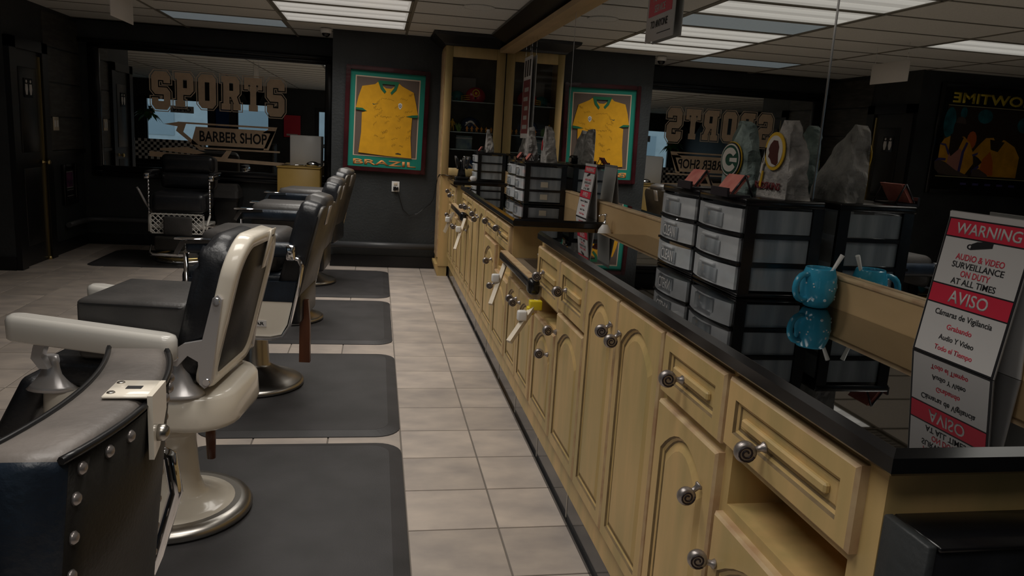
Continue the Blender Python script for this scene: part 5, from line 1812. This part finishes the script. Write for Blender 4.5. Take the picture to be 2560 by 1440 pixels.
loft(bm, [[(-1.72+p[0]*s, 9.42+p[1]*s, z) for p in rrect(.30, .34, .04, 4)] for s, z in ((.78, 0), (.98, .60), (1.04, .60), (1.04, .64))])
mk('body', bm, 'black_plastic', t)
bm = bmesh.new()
loft(bm, [[(-1.72+p[0]*a, 9.42+p[1]*b, z) for p in rrect(.30, .34, .04, 4)] for a, b, z in ((1.0, 1.0, .64), (.96, .9, .72), (.80, .55, .78), (.70, .3, .795))], smooth=False)
mk('swing_lid', bm, 'leather_worn', t)

# ------------------------------------------------------------------ big poster on the wall left of the doors (seen in the mirror)
def poster():
    y = YP-.03
    x1, x0 = -3.62, -5.02
    z0, z1 = 1.24, 2.37
    t = thing('sports_poster', 'large black framed SHOWTIME poster of two players in yellow shirts', 'poster', ((x0+x1)/2, YP, (z0+z1)/2))
    bm = bmesh.new()
    for a in ((x0-.05, x0, z0-.05, z1+.05), (x1, x1+.05, z0-.05, z1+.05), (x0, x1, z0-.05, z0), (x0, x1, z1, z1+.05)):
        rbox(bm, a[0], a[1], y-.01, YP, a[2], a[3], .006, 1)
    mk('frame', bm, 'black_gloss', t)
    part('sheet', 'poster_black', t, (box, x0, x1, y, y+.01, z0, z1))
    q = on_plane((x0, y, z0), (1, 0, 0), (0, 0, 1))
    W, H = x1-x0, z1-z0
    def pl(nm, pts, m, z):
        bm = bmesh.new()
        flat(bm, [(p[0]*W, p[1]*H) for p in pts], q, .0005, z)
        mk(nm, bm, m, t)
    tb_ = text_bm('SHOWTIME', W*.84, .115, .03, .0008)
    bmesh.ops.transform(tb_, matrix=q @ Matrix.Translation((W/2, H*.905, 0)), verts=tb_.verts)
    mk('lettering', tb_, 'poster_gold', t)
    pl('rule_line', [(.05, .825), (.95, .825), (.95, .832), (.05, .832)], 'poster_line', 0)
    pl('rule_line', [(.03, .125), (.97, .125), (.97, .132), (.03, .132)], 'poster_line', 0)
    pl('backdrop', [(.05, .14), (.95, .14), (.95, .82), (.05, .82)], 'poster_skin', 0)
    mr = lambda pts: [(1-p[0], p[1]) for p in pts]
    pl('backdrop', mr(ellipse(.085, .66, .055, .15, 18)), 'poster_teal', .0006)
    pl('backdrop', mr(ellipse(.20, .76, .03, .06, 12)), 'poster_teal', .0007)
    pl('backdrop', mr(ellipse(.40, .74, .07, .07, 16)), 'poster_teal', .0006)
    pl('backdrop', mr(ellipse(.31, .50, .045, .09, 12)), 'poster_orange', .0007)
    pl('backdrop', mr(ellipse(.78, .68, .07, .08, 12)), 'poster_teal', .0006)
    # player on the right of the sheet
    pl('player_shirt', mr([(.03, .25), (.03, .44), (.06, .50), (.11, .53), (.24, .53), (.30, .47), (.34, .38), (.36, .27), (.30, .16), (.08, .20)]), 'poster_yellow', .0010)
    pl('player_shirt', mr([(.11, .18), (.12, .36), (.17, .44), (.23, .40), (.24, .16)]), 'poster_pink', .0014)
    pl('shirt_stripe', mr([(.03, .455), (.08, .45), (.12, .38), (.125, .34), (.11, .35), (.075, .43), (.03, .44)]), 'poster_purple', .0016)
    pl('shirt_stripe', mr([(.285, .47), (.26, .38), (.25, .17), (.225, .17), (.235, .38), (.265, .48)]), 'poster_purple', .0016)
    pl('shirt_stripe', mr([(.0, .27), (.03, .31), (.10, .31), (.10, .285), (.03, .285)]), 'poster_purple', .0016)
    pl('player_neck', mr([(.11, .55), (.115, .38), (.14, .33), (.20, .40), (.235, .52)]), 'poster_skin', .0018)
    pl('player_head', mr(ellipse(.185, .61, .058, .105, 20)), 'poster_skin', .0020)
    pl('player_cap', mr([(.14, .66), (.15, .71), (.19, .725), (.225, .70), (.235, .655)]), 'poster_arm', .0022)
    pl('player_arm', mr([(.0, .27), (.04, .29), (.10, .27), (.20, .20), (.33, .145), (.33, .135), (.15, .14), (.05, .16), (.01, .20)]), 'poster_arm', .0020)
    # player on the left of the sheet
    pl('player_shirt', mr([(.33, .37), (.38, .45), (.44, .53), (.52, .54), (.62, .52), (.72, .46), (.78, .36), (.78, .15), (.42, .15), (.40, .24), (.44, .29), (.40, .33)]), 'poster_yellow', .0009)
    pl('player_shirt', mr([(.42, .16), (.44, .32), (.50, .40), (.54, .30), (.56, .16)]), 'poster_orange', .0013)
    pl('shirt_stripe', mr([(.335, .36), (.39, .385), (.385, .36), (.345, .34)]), 'poster_purple', .0016)
    pl('shirt_stripe', mr([(.35, .20), (.41, .26), (.42, .235), (.36, .17)]), 'poster_purple', .0016)
    pl('player_neck', mr([(.48, .52), (.50, .42), (.57, .40), (.62, .50)]), 'poster_skin', .0018)
    pl('player_head', mr(ellipse(.56, .60, .06, .11, 20)), 'poster_skin', .0020)
    pl('player_arm', mr([(.36, .21), (.42, .22), (.50, .17), (.52, .14), (.36, .14)]), 'poster_arm', .0020)
    for k in range(5):
        part('signature', 'poster_purple', t, (box, x0+.3+.16*k, x0+.38+.16*k, y-.0006, y, z0+.06, z0+.085))
poster()

# ------------------------------------------------------------------ shop front things, seen in the etched mirror
def plant(lab, x, y, z):
    t = thing('hanging_plant', lab, 'plant', (x, y, z))
    part('pot', 'pot', t, (lathe, [(.07, 0), (.10, .14), (.11, .15), (.09, .14)], (x, y, z), 18))
    rr = random.Random(9)
    part('cord', 'black_plastic', t, (cyl, (x, y, z+.13), (x, y, ZC), .003, None, 6))
    for k in range(46):
        a = rr.uniform(0, 2*PI); L_ = rr.uniform(.14, .34)
        d = Vector((math.cos(a), math.sin(a), rr.uniform(-.6, .7)))
        p0 = Vector((x, y, z+.14)); p1 = p0+d*L_*.6; p2 = p1+Vector((d.x, d.y, d.z-.9))*L_*.5
        bm = bmesh.new()
        u = Vector((-d.y, d.x, 0)).normalized()*.045
        pts = [p0+(p1-p0)*.3, p1-u, p1+(p2-p1)*.5-u*.7, p2, p1+(p2-p1)*.5+u*.7, p1+u]
        f0 = bm.faces.new([bm.verts.new(p) for p in pts])
        f1 = bm.faces.new([bm.verts.new(p-Vector((0, 0, .002))) for p in pts][::-1])
        mk('leaf', bm, 'leaf', t)
plant('leafy green plant hanging before the front window', -5.75, -1.9, 1.52)
t = thing('waiting_bench', 'waiting bench with black and white checked back by the front window', 'bench', (-5.0, -1.2, 0))
part('seat', 'leather', t, (rbox, -5.9, -4.2, -1.5, -1.0, .38, .48, .03, 2))
for x in (-5.8, -4.3):
    part('leg', 'black_paint', t, (box, x-.03, x+.03, -1.45, -1.4, 0, .39), (box, x-.03, x+.03, -1.1, -1.05, 0, .39))
part('back_board', 'black_print', t, (rbox, -5.9, -4.2, -1.06, -1.0, .48, 1.0, .01, 1))
bm = bmesh.new()
for i in range(24):
    for j in range(7):
        if (i+j) % 2 == 0:
            box(bm, -5.9+i*.07, -5.83+i*.07, -1.0, -.998, .51+j*.07, .58+j*.07)
o = mk('check_pattern', bm, 'check_white', t)
t = thing('reception_desk', 'dark reception desk near the shop front', 'desk', (-3.3, -1.6, 0))
part('front', 'panel_dark', t, (box, -4.0, -2.6, -1.9, -1.86, 0, 1.0))
part('counter_top', 'black_gloss', t, (rbox, -4.05, -2.55, -1.95, -1.3, 1.0, 1.04, .008, 2))
part('side', 'panel_dark', t, (box, -4.0, -3.96, -1.86, -1.35, 0, 1.0), (box, -2.64, -2.6, -1.86, -1.35, 0, 1.0))
for k, (x, z, w_, h_, m, lab) in enumerate(((-2.35, 1.5, .45, .6, 'red_print', 'red and black poster between the window and the shop door'), (-4.2, 1.6, .35, .5, 'helmet_blue', 'blue poster between the front windows'), (-.3, 1.6, .4, .5, 'grey_paper', 'pale framed certificate right of the shop door'))):
    t = thing('wall_poster', lab, 'poster', (x, YF, z))
    part('frame', 'black_gloss', t, (rbox, x-w_/2-.02, x+w_/2+.02, YF, YF+.02, z-h_/2-.02, z+h_/2+.02, .004, 1))
    part('sheet', m, t, (box, x-w_/2, x+w_/2, YF+.02, YF+.023, z-h_/2, z+h_/2))
    part('caption', 'white_paper', t, (box, x-w_/3, x+w_/3, YF+.023, YF+.0245, z-h_/2+.04, z-h_/2+.09))
t = thing('open_sign', 'OPEN sign in the front window', 'sign', (-5.2, YF, 1.8))
part('board', 'white_paper', t, (box, -5.55, -4.95, YF-.035, YF-.03, 1.68, 1.86))
text('print', 'OPEN', 'black_print', t, (-5.25, YF-.029, 1.77), (-1, 0, 0), (0, 0, 1), w=.45, h=.11, bold=.02, ext=.001)

for o in bpy.data.objects:
    if '_base' in o:
        del o['_base']
